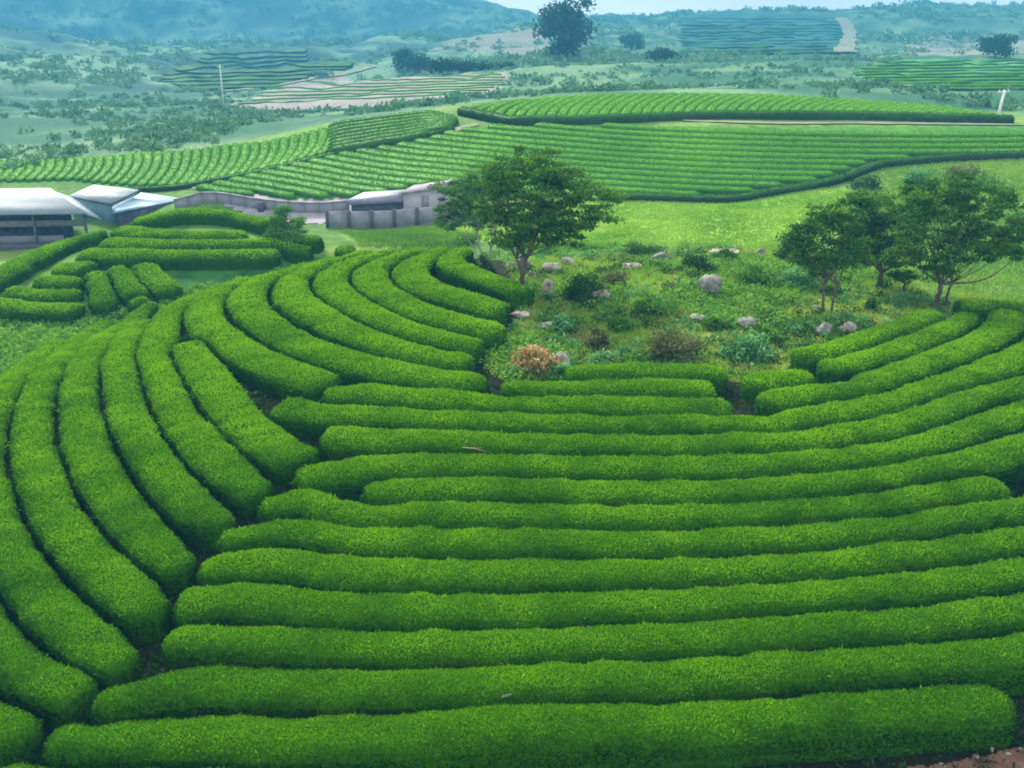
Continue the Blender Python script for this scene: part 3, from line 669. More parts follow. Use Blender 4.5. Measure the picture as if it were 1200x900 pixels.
patch('concrete_yard', [(215,238),(250,228),(320,233),(400,234),(480,225),(520,218),(530,250),(505,258),(400,262),(380,262),(300,258)], M['concrete'], .05, .5, 110.)

# ------------------------------------------------------------------ sheds, walls
def P3(px, py, y): p = at_y(px, py, y); return p
def slab(quad, th): # roof sheet through four world points
    q = np.array(quad, float); return q, q + np.array([0, 0, th])
# open sided shed at the left edge
gz = -3.1
fr = P3(97, 250, 87.); fl = fr + np.array([-22., -1.5, 0.]); br = fr + np.array([-7.6, 9.5, .75]); bl = fl + np.array([-7.6, 9.5, .75])
shed = empty('open_shed', (fr[0] - 11, 92., gz)); tag(shed, 'open sided shed with a wide pale sheet roof at the left edge', 'shed')
so = np.array(shed.location)
m = MB(); b_, t_ = slab([fl + [-.3, -.5, -.02], fr + [.5, -.5, -.02], br + [.5, .3, 0], bl + [-.3, .3, 0]], .12); m.hexa(b_, t_); roof = m.build('roof', M['roof_pale'], shed, so)
q0 = (fl, fr); bl_, br_ = bl, br; bl = fl + (bl - fl) * .33; br = fr + (br - fr) * .33
m = MB(); m.hexa([(bl[0], bl[1], gz), (br[0], br[1], gz), (br[0], br[1] + .15, gz), (bl[0], bl[1] + .15, gz)], [bl + [0, 0, -.02], br + [0, 0, -.02], br + [0, .15, -.02], bl + [0, .15, -.02]]); m.build('back_wall', M['dark_wall'], shed, so); bl, br = bl_, br_
m = MB(); m.hexa([(fl[0], fl[1] - .3, gz - .5), (fr[0], fr[1] - .3, gz - .5), (fr[0] - 2.5, fr[1] + 3.2, gz - .5), (fl[0] - 2.5, fl[1] + 3.2, gz - .5)], [(fl[0], fl[1] - .3, gz + .12), (fr[0], fr[1] - .3, gz + .12), (fr[0] - 2.5, fr[1] + 3.2, gz + .12), (fl[0] - 2.5, fl[1] + 3.2, gz + .12)]); m.build('floor_slab', M['post'], shed, so)
for k in range(6):
    f = k / 5.; p = fl * (1 - f) + fr * f + np.array([0, .2, 0]); m = MB(); m.hexa([(p[0] - .1, p[1] - .1, gz - .3), (p[0] + .1, p[1] - .1, gz - .3), (p[0] + .1, p[1] + .1, gz - .3), (p[0] - .1, p[1] + .1, gz - .3)], [(p[0] - .1, p[1] - .1, p[2]), (p[0] + .1, p[1] - .1, p[2]), (p[0] + .1, p[1] + .1, p[2]), (p[0] - .1, p[1] + .1, p[2])]); m.build('post', M['post'], shed, so)
m = MB(); c0, c1 = fl + np.array([0, 1.2, -1.35]), fr + np.array([-.4, 1.2, -1.35])
m.hexa([c0, c1, c1 + [0, .12, 0], c0 + [0, .12, 0]], [c0 + [0, 0, .55], c1 + [0, 0, .55], c1 + [0, .12, .55], c0 + [0, .12, .55]]); m.build('rail_board', M['concrete_wall'], shed, so)
m = MB(); c0, c1 = fl + np.array([0, .9, -2.9]), fr + np.array([-2.5, .9, -2.9])
m.hexa([c0, c1, c1 + [0, .25, 0], c0 + [0, .25, 0]], [c0 + [0, 0, .75], c1 + [0, 0, .75], c1 + [0, .25, .75], c0 + [0, .25, .75]]); m.build('plinth_wall', M['concrete_wall'], shed, so)
m = MB(); e = [fr + [.53, -.4, -.10], fr + [1.5, .3, -.62], fr + (br - fr) * .95 + [2.4, .2, -.75], br + [.53, .2, -.10]]; b_, t_ = slab(e, .08); m.hexa(b_, t_); m.build('side_canopy', M['roof_pale'], shed, so)
# pale roofed shed with a blue lean-to
c = [P3(130, 240, 94.), P3(163, 224, 101.5), P3(110, 218, 108.), P3(80, 231, 100.)]
s2 = empty('lean_to_shed', (-40., 100., gz)); tag(s2, 'small shed with a flat pale roof and a blue lean-to roof', 'shed'); so = np.array(s2.location)
m = MB(); b_, t_ = slab(c, .15); m.hexa(b_, t_); m.build('roof', M['roof_pale'], s2, so)
ctr = sum(c) / 4; ins = [p + (ctr - p) * .06 for p in c]
m = MB(); m.hexa([(p[0], p[1], gz - .4) for p in ins], [p + [0, 0, -.004] for p in ins]); m.build('wall', M['roof_blue'], s2, so)
l = [P3(133, 253, 92.5), P3(190, 244, 95.), P3(218, 233, 101.5), P3(164, 227, 101.4)]; l0 = [P3(130.6, 243, 94.2)]
l = [P3(132, 251, 92.6), P3(217, 234, 102.), P3(165, 226.5, 101.6), P3(131.5, 242, 94.1)]
m = MB(); b_, t_ = slab(l, .1); m.hexa(b_, t_); m.build('lean_to_roof', M['roof_blue'], s2, so)
cc = sum(l) / 4; ins = [p + (cc - p) * .12 for p in l]
m = MB(); m.hexa([(p[0], p[1], gz - .4) for p in ins], [p + [0, 0, -.01] for p in ins]); m.build('lean_to_wall', M['dark_wall'], s2, so)
# concrete wall with posts in front of the yard
def ground_pt(px, py, **k): return hit([px], [py], **k)[0]
A = ground_pt(384, 267); B = ground_pt(512, 262); 
wv = B - A; nrm = unit(np.array([wv[1], -wv[0], 0.])); B = A + wv * 1.45
cw = empty('concrete_wall', A); tag(cw, 'pale grey concrete yard wall with dark posts behind the small mound', 'wall')
def wallpiece(A, B, h, th, z=0.):
    n = np.array([-(B - A)[1], (B - A)[0], 0.]); n = n / np.linalg.norm(n) * th / 2
    za = np.array([0, 0, z - .3]); return MB().hexa([A - n + za, B - n + za, B + n + za, A + n + za], [A - n + [0, 0, h], B - n + [0, 0, h], B + n + [0, 0, h], A + n + [0, 0, h]])
NP = 8
for k in range(NP):
    p = A + (B - A) * (k / (NP - 1)); p[2] = H(p[0], p[1])
    if k < NP - 1:
        q = A + (B - A) * ((k + 1) / (NP - 1)); q[2] = H(q[0], q[1]); u = unit(q - p) * .14
        wallpiece(p + u, q - u, 1.5, .16).build('panel', M['concrete_wall'], cw, np.array(cw.location))
    MB().box(p + [0, 0, .65], (.26, .30, 1.9)).build('post', M['post'], cw, np.array(cw.location))
A2 = ground_pt(205, 246, y1=120.); B2 = ground_pt(410, 247, y1=120.); bw = empty('yard_wall', A2); tag(bw, 'long low grey wall along the back of the yard below the tea field', 'wall')
for k in range(12):
    p = A2 + (B2 - A2) * (k / 12); q = A2 + (B2 - A2) * ((k + 1) / 12); p[2] = H(p[0], p[1]); q[2] = H(q[0], q[1]); u = unit(q - p) * .03
    wallpiece(p + u, q - u, .95, .2).build('panel', M['concrete_wall'], bw, A2)
    wallpiece(p + u * .5 + [0, 0, .952], q - u * .5 + [0, 0, .952], .1, .32, .3).build('coping', M['concrete'], bw, A2)
# low grey shed and white block
A = ground_pt(412, 249); B = ground_pt(470, 246); g = empty('low_grey_shed', A); tag(g, 'long low grey shed with a dark opening, behind the yard wall', 'shed'); so = np.array(A)
d = unit(np.array([-(B - A)[1], (B - A)[0], 0.])) * 3.
MB().hexa([A - [0, 0, .4], B - [0, 0, .4], B + d - [0, 0, .4], A + d - [0, 0, .4]], [A + [0, 0, 1.05], B + [0, 0, 1.05], B + d + [0, 0, 1.25], A + d + [0, 0, 1.25]]).build('wall', M['dark_wall'], g, so)
o1 = unit(B - A) * .25; o2 = unit(d) * .35
MB().hexa([A - o1 - o2 + [0, 0, .75], B + o1 - o2 + [0, 0, .75], B + o1 + d + [0, 0, 1.42], A - o1 + d + [0, 0, 1.42]], [A - o1 - o2 + [0, 0, 1.25], B + o1 - o2 + [0, 0, 1.25], B + o1 + d + [0, 0, 1.55], A - o1 + d + [0, 0, 1.55]]).build('roof', M['grey_roof'], g, so)
A = ground_pt(473, 247); B = ground_pt(512, 243); g = empty('white_storehouse', A); tag(g, 'small white walled storehouse beside the low grey shed', 'storehouse'); so = np.array(A)
d = unit(np.array([-(B - A)[1], (B - A)[0], 0.])) * 4.
MB().hexa([A - [0, 0, .4], B - [0, 0, .4], B + d - [0, 0, .4], A + d - [0, 0, .4]], [A + [0, 0, 1.6], B + [0, 0, 1.7], B + d + [0, 0, 1.9], A + d + [0, 0, 1.8]]).build('wall', M['white_wall'], g, so)
o1 = unit(B - A) * .3; o2 = unit(d) * .3
MB().hexa([A - o1 - o2 + [0, 0, 1.61], B + o1 - o2 + [0, 0, 1.71], B + o1 + d + o2 + [0, 0, 1.93], A - o1 + d + o2 + [0, 0, 1.83]], [A - o1 - o2 + [0, 0, 1.73], B + o1 - o2 + [0, 0, 1.83], B + o1 + d + o2 + [0, 0, 2.05], A - o1 + d + o2 + [0, 0, 1.95]]).build('roof', M['concrete'], g, so)
p = A + (B - A) * .55 - unit(d) * .02
MB().hexa([p, p + o1 * 2.4, p + o1 * 2.4 - unit(d) * .04, p - unit(d) * .04], [p + [0, 0, 1.2], p + o1 * 2.4 + [0, 0, 1.2], p + o1 * 2.4 - unit(d) * .04 + [0, 0, 1.2], p - unit(d) * .04 + [0, 0, 1.2]]).build('door', M['concrete_wall'], g, so)
# drum on the yard
A = ground_pt(306, 248); g = empty('steel_drum', A); tag(g, 'small dark drum standing on the pale yard behind the sapling', 'drum')
m = MB(); m.tube([A, A + [0, 0, .02], A + [0, 0, .3], A + [0, 0, .31], A + [0, 0, .6], A + [0, 0, .61], A + [0, 0, .88]], [.31, .32, .32, .345, .345, .32, .32], 18); m.build('body', M['post'], g, np.array(A))
m = MB(); m.tube([A + [0, 0, .875], A + [0, 0, .93], A + [0, 0, .931], A + [0, 0, .932]], [.335, .335, .33, .28], 18); m.build('rim', M['post'], g, np.array(A))

# ------------------------------------------------------------------ poles
def pole(px, py, hp, tilt, lab, y0=8.):
    b = ground_pt(px, py, y0=y0); h = hp / px_per_m(b); o = empty('utility_pole', b); tag(o, lab, 'pole')
    top = b + np.array([tilt * h, 0, h])
    MB().tube([b - [0, 0, .3], (b + top) / 2, top], [.17, .14, .11], 8).build('shaft', M['pole'], o, b)
    c = b + (top - b) * .94; MB().box(c + [0, .16, 0], (1.5, .1, .12), .3).build('crossarm', M['pole'], o, b)
    for s in (-.6, 0, .6): MB().tube([c + [s * math.cos(.3), .16 + s * math.sin(.3), .06], c + [s * math.cos(.3), .16 + s * math.sin(.3), .26]], [.06, .04], 6).build('insulator', M['pole'], o, b)
pole(262, 124, 46, 0., 'upright pale pole on the far left slope')
pole(1168, 141, 34, .12, 'leaning pale pole behind the thin upper field at right', 105.)

# ------------------------------------------------------------------ trees and shrubs
def crown_leaves(blobs, nsub, nleaf, ls, flat=.45, sub_r=.5):
    P, Nn, T = [], [], []; vol = np.array([b[3] * b[3] * b[4] for b in blobs]) ** .75
    cnt = np.maximum(4, (nsub * vol / vol.sum()).astype(int)); centres = []
    for b, c in zip(blobs, cnt):
        d = unit(rng.normal(size=(c, 3))) * (rng.random((c, 1)) ** .42)
        C = np.array(b[:3]) + d * np.array([b[3], b[3], b[4]]); centres.append(C)
        for q in C:
            n = int(nleaf * rng.uniform(.5, 1.5)); r = sub_r * rng.uniform(.6, 1.3)
            o = unit(rng.normal(size=(n, 3))) * (rng.random((n, 1)) ** .5) * np.array([r, r, r * flat]); P.append(q + o)
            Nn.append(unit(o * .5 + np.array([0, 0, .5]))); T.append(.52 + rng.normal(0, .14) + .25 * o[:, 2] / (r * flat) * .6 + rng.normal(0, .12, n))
    P = np.concatenate(P); Nn = np.concatenate(Nn); T = np.concatenate(T)
    V, Qd = leaves(P, Nn, ls, ls * .5, .25, .0, 1.); return V, Qd, np.clip(T, 0, 1), np.concatenate(centres)
def wob(a, b, n=6, s=.08):
    t = np.linspace(0, 1, n)[:, None]; p = a + (b - a) * t; L = np.linalg.norm(b - a)
    o = rng.normal(0, s * L * .5, (n, 3)); o[0] = 0; o[-1] = 0; return p + o * np.sin(t * np.pi)
def tree(name, lab, cat, base_px, blobs_px, stems, mat, bark, group=None, nsub=120, nleaf=55, ls=.17, trunk_r=.13, y0=8., y1=1840., sub_r=.5, flat=.34, nlimb=16):
    """blobs in picture measure around the base; depth as wide as it is broad"""
    b = ground_pt(*base_px, y0=y0, y1=y1); s = 1 / px_per_m(b)
    B = []
    for (cx, cy, rx, ry) in blobs_px:
        B.append((b[0] + (cx - base_px[0]) * s, b[1] + rng.uniform(-.5, .5) * rx * s, b[2] + (base_px[1] - cy) * s * 1.02, rx * s, ry * s))
    o = empty(name, b); tag(o, lab, cat, group)
    V, Qd, T, C = crown_leaves(B, nsub, nleaf, ls, flat, sub_r)
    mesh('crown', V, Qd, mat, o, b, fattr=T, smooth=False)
    cen = np.mean([q[:3] for q in B], 0); lowz = min(q[2] - q[4] for q in B)
    for (dx, lean, rr) in stems:
        foot = b + np.array([dx * s, rng.uniform(-.1, .1), -.15]); foot[2] = H(foot[0], foot[1]) - .15
        head = foot + np.array([lean * s, rng.uniform(-.2, .2), max(.5, (lowz - b[2]) * .75 + .35)])
        m = MB(); n = 7; pth = wob(foot, head, n, .05); m.tube(pth, trunk_r * rr * np.linspace(1.25, .8, n), 8)
        tr = m.build('trunk', bark, o, b, True)
        k = rng.choice(len(C), min(len(C), max(3, int(nlimb / len(stems)))), replace=False)
        m = MB(); forks = []
        for q in C[k]:
            mid = head * .55 + q * .45 + np.array([0, 0, -.1]); L = np.linalg.norm(q - head)
            pth = spline(np.array([head - [0, 0, .1], mid + rng.normal(0, .06 * L, 3), q]), 4); m.tube(pth, trunk_r * rr * np.linspace(.55, .08, len(pth)), 6)
        m.build('limbs', bark, o, b, True)
    return o
tree('broad_tree', 'broad crowned tree with a dark trunk among pale rocks', 'tree', (612,336),
     [(612,205,42,26),(650,222,48,32),(700,236,34,16),(600,245,38,26),(650,255,34,22),(668,275,18,14),(610,278,26,14),(585,215,30,24),(640,200,30,18),(630,258,40,22),(575,245,24,20),(600,284,30,12),(645,278,30,14),(690,255,36,14)], [(0,4,1.0),(3,-10,.55)], M['tree'], M['bark'], nsub=400, nleaf=70)
tree('pale_stemmed_tree', 'tree with several pale slender stems left of the broad tree', 'tree', (567,304),
     [(552,232,34,26),(575,215,30,24),(530,252,24,16),(560,258,26,14),(525,225,16,10)], [(0,-8,.55),(4,10,.5),(-3,-18,.4),(7,4,.4)], M['tree'], M['bark_pale'], nsub=230, nleaf=62)
tree('slender_tree', 'thin tree with two dark stems behind the pair of boulders', 'tree', (966,366),
     [(962,262,24,20),(945,275,24,16),(972,300,26,20),(938,292,16,12),(985,285,20,18),(955,315,22,12),(925,275,18,12),(975,255,24,16),(995,300,20,14),(930,300,16,12)], [(-2,-2,.5),(6,5,.45)], M['tree'], M['bark'], nsub=190, nleaf=60)
tree('round_tree', 'dark full tree between the slender tree and the spreading tree', 'tree', (1030,336),
     [(1010,250,36,24),(1030,270,38,26),(1010,290,34,20),(1045,295,26,14),(1000,238,24,12),(1035,305,28,12),(1000,270,30,22),(1055,285,22,18),(1058,265,22,20),(985,265,22,18)], [(0,0,1.0)], M['tree'], M['bark'], nsub=280, nleaf=66)
tree('spreading_tree', 'tall tree spreading to the right behind the curling hedges', 'tree', (1097,362),
     [(1085,240,38,30),(1115,255,40,28),(1140,280,40,16),(1172,287,24,9),(1090,290,34,18),(1060,262,26,22),(1100,305,22,12),(1110,225,34,18),(1125,290,34,14),(1150,265,34,18),(1085,315,26,10),(1060,290,24,16),(1175,300,22,8),(1060,235,26,18),(1050,300,22,12),(1150,240,28,14)], [(0,0,.95),(8,8,.5)], M['tree'], M['bark'], nsub=400, nleaf=66)
tree('tiny_tree', 'tiny flat topped tree in the grass between the right hand trunks', 'tree', (1058,343), [(1058,322,18,6),(1050,326,12,5)], [(0,0,.5)], M['tree'], M['bark'], nsub=22, nleaf=40, nlimb=5, sub_r=.35)
tree('sapling', 'bushy green sapling on the right end of the small mound', 'sapling', (333,292), [(330,268,12,20),(345,278,14,12),(322,280,10,10),(352,262,10,6),(333,250,9,8)], [(0,0,.5),(4,5,.4)], M['shrub'], M['bark'], nsub=130, nleaf=50, ls=.18, y1=85., nlimb=8)
# far trees
tree('lone_tree', 'large dark tree on the far skyline gap between the hills', 'tree', (664,67), [(662,22,22,16),(650,36,20,14),(672,40,20,16),(662,54,14,10),(645,20,10,6),(684,8,6,5)], [(0,0,3.2)], M['far_tree'], M['bark'], nsub=150, nleaf=40, ls=1.4, y0=150., sub_r=3.3, flat=.7, nlimb=10)
tree('far_round_tree', 'small round far tree right of the large skyline tree', 'tree', (739,62), [(738,48,12,8),(746,52,10,6)], [(0,0,2.)], M['far_tree'], M['bark'], nsub=45, nleaf=40, ls=1.2, y0=150., sub_r=2.4, flat=.7, nlimb=6)
tree('far_bushy_tree', 'low bushy far tree below the small round far tree', 'tree', (774,73), [(772,66,13,6),(785,67,9,4)], [(0,0,2.)], M['far_tree'], M['bark'], nsub=45, nleaf=40, ls=1.2, y0=150., sub_r=2.4, flat=.7, nlimb=6)
tree('far_flat_tree', 'dark flat topped far tree near the right edge skyline', 'tree', (1166,67), [(1168,50,16,6),(1158,57,10,5),(1176,60,8,4)], [(0,0,2.)], M['far_tree'], M['bark'], nsub=55, nleaf=40, ls=1.2, y0=150., sub_r=2.4, flat=.6, nlimb=6)
tree('far_dark_thicket', 'dark tree clump at the left end of the far hedgerow', 'tree', (478,82), [(474,70,12,9),(490,74,14,6),(505,77,12,4)], [(0,0,2.)], M['far_tree'], M['bark'], nsub=60, nleaf=40, ls=1.2, y0=150., sub_r=2.7, flat=.7, nlimb=6)
tree('far_hedgerow', 'dark far hedgerow running right from the dark tree clump', 'hedgerow', (548,83), [(512,77,12,5),(528,78,12,4),(545,79,12,3.5),(560,79.5,12,3),(578,80,12,3),(594,80,9,3)], [(-30,0,1.),(0,0,1.),(28,0,1.)], M['far_tree'], M['bark'], nsub=110, nleaf=36, ls=1.1, y0=150., sub_r=1.7, flat=.8, nlimb=9)

def shrub(base_px, wp, hp, lab, mat, name='shrub', ls=.16, n=1400, y0=8., y1=1840., grp='shrubs on the rocky knoll', stems=5):
    b = ground_pt(*base_px, y0=y0, y1=y1); s = 1 / px_per_m(b); rx = wp * s / 2; h = hp * s
    o = empty(name, b); tag(o, lab, 'shrub', grp)
    k = max(6, int(n / 60)); C = unit(rng.normal(size=(k, 3))) * (rng.random((k, 1)) ** .4); C[:, 2] = np.abs(C[:, 2]); C = b + C * np.array([rx * .85, rx * .8, h * .85])
    P, Nn, T = [], [], []
    for q in C:
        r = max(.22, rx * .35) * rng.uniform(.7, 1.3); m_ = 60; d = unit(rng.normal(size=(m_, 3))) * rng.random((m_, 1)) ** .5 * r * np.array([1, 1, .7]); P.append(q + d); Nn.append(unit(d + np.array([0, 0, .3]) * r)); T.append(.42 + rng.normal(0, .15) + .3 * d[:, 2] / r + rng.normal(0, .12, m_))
    P = np.concatenate(P); P[:, 2] = np.maximum(P[:, 2], H(P[:, 0], P[:, 1]) + .04)
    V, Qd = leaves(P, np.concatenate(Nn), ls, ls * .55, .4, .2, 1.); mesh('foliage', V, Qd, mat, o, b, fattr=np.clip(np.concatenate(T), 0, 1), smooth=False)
    m = MB()
    for q in C[rng.choice(len(C), stems)]: m.tube(wob(b + rng.normal(0, .05, 3) * [1, 1, 0] - [0, 0, .08], q, 5), np.linspace(.03, .008, 5), 5)
    m.build('stems', M['bark'], o, b, True)
    return o
S, SD, SB, SY = M['shrub'], M['shrub_dark'], M['shrub_blue'], M['shrub_dry']
for bx, wp, hp, lab, mt, ls in [
 ((682,352),64,42,'big dark green shrub in front of the broad tree',SD,.15),
 ((567,319),26,26,'dark shrub at the foot of the pale stemmed tree',SD,.14),
 ((752,300),60,16,'long dark shrub line between knoll and bright meadow',SD,.14),
 ((692,296),42,12,'low shrub behind the rocks right of the broad tree',S,.14),
 ((815,318),48,28,'mid green shrub behind the large grey boulder',SD,.15),
 ((850,308),30,22,'green shrub left of the flat pale rock slab',S,.14),
 ((885,334),62,24,'low leafy shrub right of the large grey boulder',S,.17),
 ((938,338),50,28,'pale leafy shrub left of the slender tree stems',SB,.17),
 ((922,306),40,46,'tall dark bush left of the slender tree crown',SD,.16),
 ((762,368),48,24,'bright green shrub in the middle of the knoll',S,.16),
 ((790,418),72,36,'brownish thorny shrub just above the shortest straight hedge',SY,.14),
 ((872,418),72,26,'low bluish broad leaved plant near the stubby hedge',SB,.20),
 ((700,408),34,32,'brown twiggy bush left of the brownish thorny shrub',SY,.14),
 ((625,432),64,30,'orange dry fern clump at the lower left of the knoll',M['fern_orange'],.16),
 ((660,388),44,18,'light green low plant between the white rock and the brown bush',SB,.16),
 ((655,440),34,22,'bluish leafy plant right of the orange fern',SB,.17),
 ((730,385),40,18,'yellow green shrub above the brown twiggy bush',S,.15),
 ((1022,362),16,18,'small dark shrub right of the slender tree',SD,.13),
 ((600,352),24,10,'low brown shrub at the end of the innermost curled hedge',SY,.13),
 ((742,428),40,14,'grassy green plant left above the shortest hedge',S,.15),
 ((840,385),40,14,'low green plant around the flat slanted rock',S,.15),
 ((905,395),46,14,'low green plant left of the pair of boulders',S,.15),
 ((640,300),40,16,'green shrub behind the broad tree trunk',S,.15),
 ((545,286),44,12,'low shrub strip behind the curled hedge tops',S,.15),
 ((720,330),40,14,'yellowish low plant right of the big dark shrub',SY,.14),
 ((975,345),30,16,'leafy plant among the slender tree stems',S,.15),
 ((1015,222),44,16,'dark bush on the slope below the wide field corner',SD,.22),
 ((1075,214),50,20,'bluish bush on the slope above the spreading tree',SB,.24),
 ((1150,222),60,20,'green bush on the right slope beside the spreading crown',S,.22),
 ((1130,205),60,10,'brown dry bush line on the right slope',SY,.2),
 ((1190,270),40,26,'bright bush at the right edge beyond the spreading tree',S,.2),
 ((985,212),30,10,'small bush at the right end of the bright meadow',SD,.2),
]:
    shrub(bx, wp, hp, lab, mt, ls=ls, n=int(500 + wp * hp * .9))

def rock(base_px, wp, hp, lab, mat, name='boulder', y1=1840., seed=0, grp='rocks on the knoll'):
    b = ground_pt(*base_px, y1=y1); s = 1 / px_per_m(b); bm_ = []
    n, k = 20, 14; th = np.linspace(0, 2 * np.pi, n, endpoint=False); ph = np.linspace(-.5 * np.pi, .5 * np.pi, k)
    TH, PH = np.meshgrid(th, ph, indexing='ij'); U = np.stack([np.cos(TH) * np.cos(PH), np.sin(TH) * np.cos(PH), np.sin(PH)], -1)
    r = np.ones(TH.shape)
    lr = np.random.default_rng(seed + 5)
    for _ in range(11):                                   # cut flat faces
        d = unit(lr.normal(size=3)); t = lr.uniform(.48, .82); dp = U @ d; r = np.minimum(r, np.where(dp > .05, t / np.maximum(dp, .05), 9))
    r = r * (1 + .13 * fbm(U * 3. + seed, 4))
    V = U * r[..., None] * np.array([wp * s / 2 * 1.02, wp * s / 2 * .8, hp * s * .62]) + np.array([0, 0, hp * s * .22]) + b
    g = np.arange(n * k).reshape(n, k); g2 = np.roll(g, -1, 0)
    Qd = np.stack([g[:, :-1], g2[:, :-1], g2[:, 1:], g[:, 1:]], -1).reshape(-1, 4)
    o = mesh(name, V.reshape(-1, 3), Qd, mat, loc=b, smooth=False); tag(o, lab, 'rock', grp); return o
RK, RP = M['rock'], M['rock_pale']
for i, (bx, wp, hp, lab, mt) in enumerate([
 ((831,346),34,28,'largest grey boulder in the middle of the knoll',RK),
 ((966,391),24,20,'left one of the paired boulders under the slender tree',RK),
 ((991,390),26,17,'right paler one of the paired boulders under the slender tree',RP),
 ((817,375),24,9,'flat pale rock left of the slanted rock',RP),
 ((874,384),28,16,'slanted rock with a dark side below the large boulder',RK),
 ((610,372),26,9,'small flat white rock by the second curled hedge end',RP),
 ((598,315),16,14,'pale rock right beside the dark shrub at the pale stems',RP),
 ((614,316),20,18,'pale rock left of the dark trunk',RK),
 ((624,325),18,12,'pinkish rock right of the dark trunk',RP),
 ((648,318),30,15,'wide rock right of the dark trunk',RK),
 ((643,345),20,24,'upright pale rock left of the big dark shrub',RP),
 ((666,309),24,12,'light rock behind the wide rock',RP),
 ((776,306),28,12,'grey rock in front of the long dark shrub line',RK),
 ((852,299),44,12,'flat pale rock slab at the back of the knoll',RP),
 ((735,314),34,8,'low yellowish rock right of the light rocks',RP),
 ((704,353),26,18,'pale rock at the right end of the big dark shrub',RP),
 ((640,384),34,8,'thin pale rock ledge in the grass',RP),
 ((658,428),22,20,'whitish rock right of the orange fern clump',RP),
 ((892,299),16,10,'dark rock right of the flat pale slab',RK),
 ((939,358),9,5,'tiny white stone left of the slender stems',RP),
 ((956,362),10,6,'tiny white stone just beside the slender stems',RP),
]): rock(bx, wp, hp, lab, mt, seed=i)
for i, (bx, wp, hp, lab) in enumerate([((1122,871),9,6,'lone white stone in the shade under the lowest hedge'),((1144,888),10,5,'pale stone on the dirt, nearest the picture bottom of its trio'),((1162,880),7,8,'narrow upright pale stone on the dirt path edge'),((1180,884),10,5,'wide flat pale stone on the dirt path'),((1195,878),7,4,'small brown stone at the right edge of the dirt'),((1104,897),10,5,'stone half cut off by the bottom picture edge')]):
    rock(bx, wp, hp, lab, RP, 'stone', seed=40 + i, grp='stones on the dirt path')

# twig and pale leaf resting on hedges
bpy.context.view_layer.update(); DG = bpy.context.evaluated_depsgraph_get()
from mathutils import Vector
def top_pt(px, py, h):
    d = ray(px, py); ok, loc, nor, *_ = sc.ray_cast(DG, Vector(CAM), Vector(d).normalized(), distance=60.)
    return np.array(loc) + np.array(nor) * .03
a = top_pt(541, 525, .90); b = top_pt(571, 530, .88); m = MB(); m.tube([a, (a + b) / 2 + [0, 0, .05], b], [.014, .022, .012], 6)
tw = m.build('twig', M['deadwood'], None, a, True); tag(tw, 'broken dry twig lying on top of a long hedge', 'twig')
m = MB(); m.tube([(a + b) / 2 + [0, 0, .05], (a + b) / 2 + [.25, -.12, .12]], [.012, .006], 5); m.build('side_shoot', M['deadwood'], tw, a, True)
a = top_pt(594, 816, .66); d = np.array([.12, 0, .05]); s_ = np.array([-.02, -.05, .07])
M['pale_leaf'] = solid_mat('pale_dead_leaf', (.35, .42, .28), (.45, .50, .36), 9., .8, .1)
V = np.array([a - d, a - d * .3 + s_, a + d * .6 + s_ * .7, a + d * 1.2, a + d * .6 - s_ * .7, a - d * .3 - s_, a - d + [0, .02, -.015], a - d * .3 + s_ + [0, .02, -.01], a + d * .6 + s_ * .7 + [0, .02, -.01], a + d * 1.2 + [0, .02, -.01], a + d * .6 - s_ * .7 + [0, .02, -.01], a - d * .3 - s_ + [0, .02, -.01]]) + [0, -.02, .02]
lf = mesh('fallen_leaf', V, [np.array([[0, 1, 2, 3, 4, 5], [11, 10, 9, 8, 7, 6]]), np.array([[i, (i + 1) % 6, 6 + (i + 1) % 6, 6 + i] for i in range(6)])], M['pale_leaf'], loc=a, smooth=False); tag(lf, 'single pale fallen leaf on the side of a front hedge', 'leaf')

# ------------------------------------------------------------------ grass, undergrowth, scrub
def scatter(poly, n, dens=None):
    lo, hi = poly.min(0), poly.max(0); out = []
    while sum(map(len, out)) < n:
        q = lo + rng.random((n, 2)) * (hi - lo); q = q[inside(q, poly)]
        if dens is not None and len(q): q = q[rng.random(len(q)) < dens(q)]
        out.append(q)
    q = np.concatenate(out)[:n]; return np.concatenate([q, H(q[:, 0], q[:, 1])[:, None]], 1)
def tufts(name, P, L, W, mat, tint, per=4, spread=.12, lab=None):
    P = np.repeat(P, per, 0); P = P + rng.normal(0, spread, P.shape) * [1, 1, 0]; P[:, 2] = H(P[:, 0], P[:, 1])
    V, Qd = leaves(P, np.tile([0, 0, 1.], (len(P), 1)), L, W, 1., .3, .75)
    t = tint + .22 * n2(P, 4., 3) + rng.normal(0, .12, len(P))
    o = mesh(name, V, Qd, mat, fattr=np.clip(t, 0, 1), smooth=False); tag(o, lab, kind='stuff'); return o
tufts('knoll_grass', scatter(knoll, 16000), .26, .05, M['grass'], .70, 4, .10)
tufts('meadow_grass', scatter(mead, 14000), .16, .07, M['grass'], .70, 4, .2)
rgt = polyxy([(1110,352),(1260,362),(1260,185),(1130,186),(1035,194),(1000,225),(1010,262),(1000,300),(1060,320)])
tufts('slope_grass', scatter(rgt, 12000), .20, .08, M['grass'], .62, 4, .2)
lowl = polyxy([(390,272),(520,266),(560,280),(540,292),(420,288)], y1=90.)
tufts('verge_grass', scatter(lowl, 3000), .28, .07, M['grass'], .5, 4, .2)
val = np.array([(-34, 46), (-26, 44), (-24.5, 50), (-21, 56), (-17, 61), (-11, 66), (-13, 70), (-22, 64), (-29, 60), (-36, 58)], float)
P = scatter(val, 1700); Pc = np.repeat(P, 26, 0); o_ = unit(rng.normal(size=Pc.shape)) * rng.random((len(Pc), 1)) ** .5 * np.array([.42, .42, .32]); o_[:, 2] = np.abs(o_[:, 2]); Pc = Pc + o_
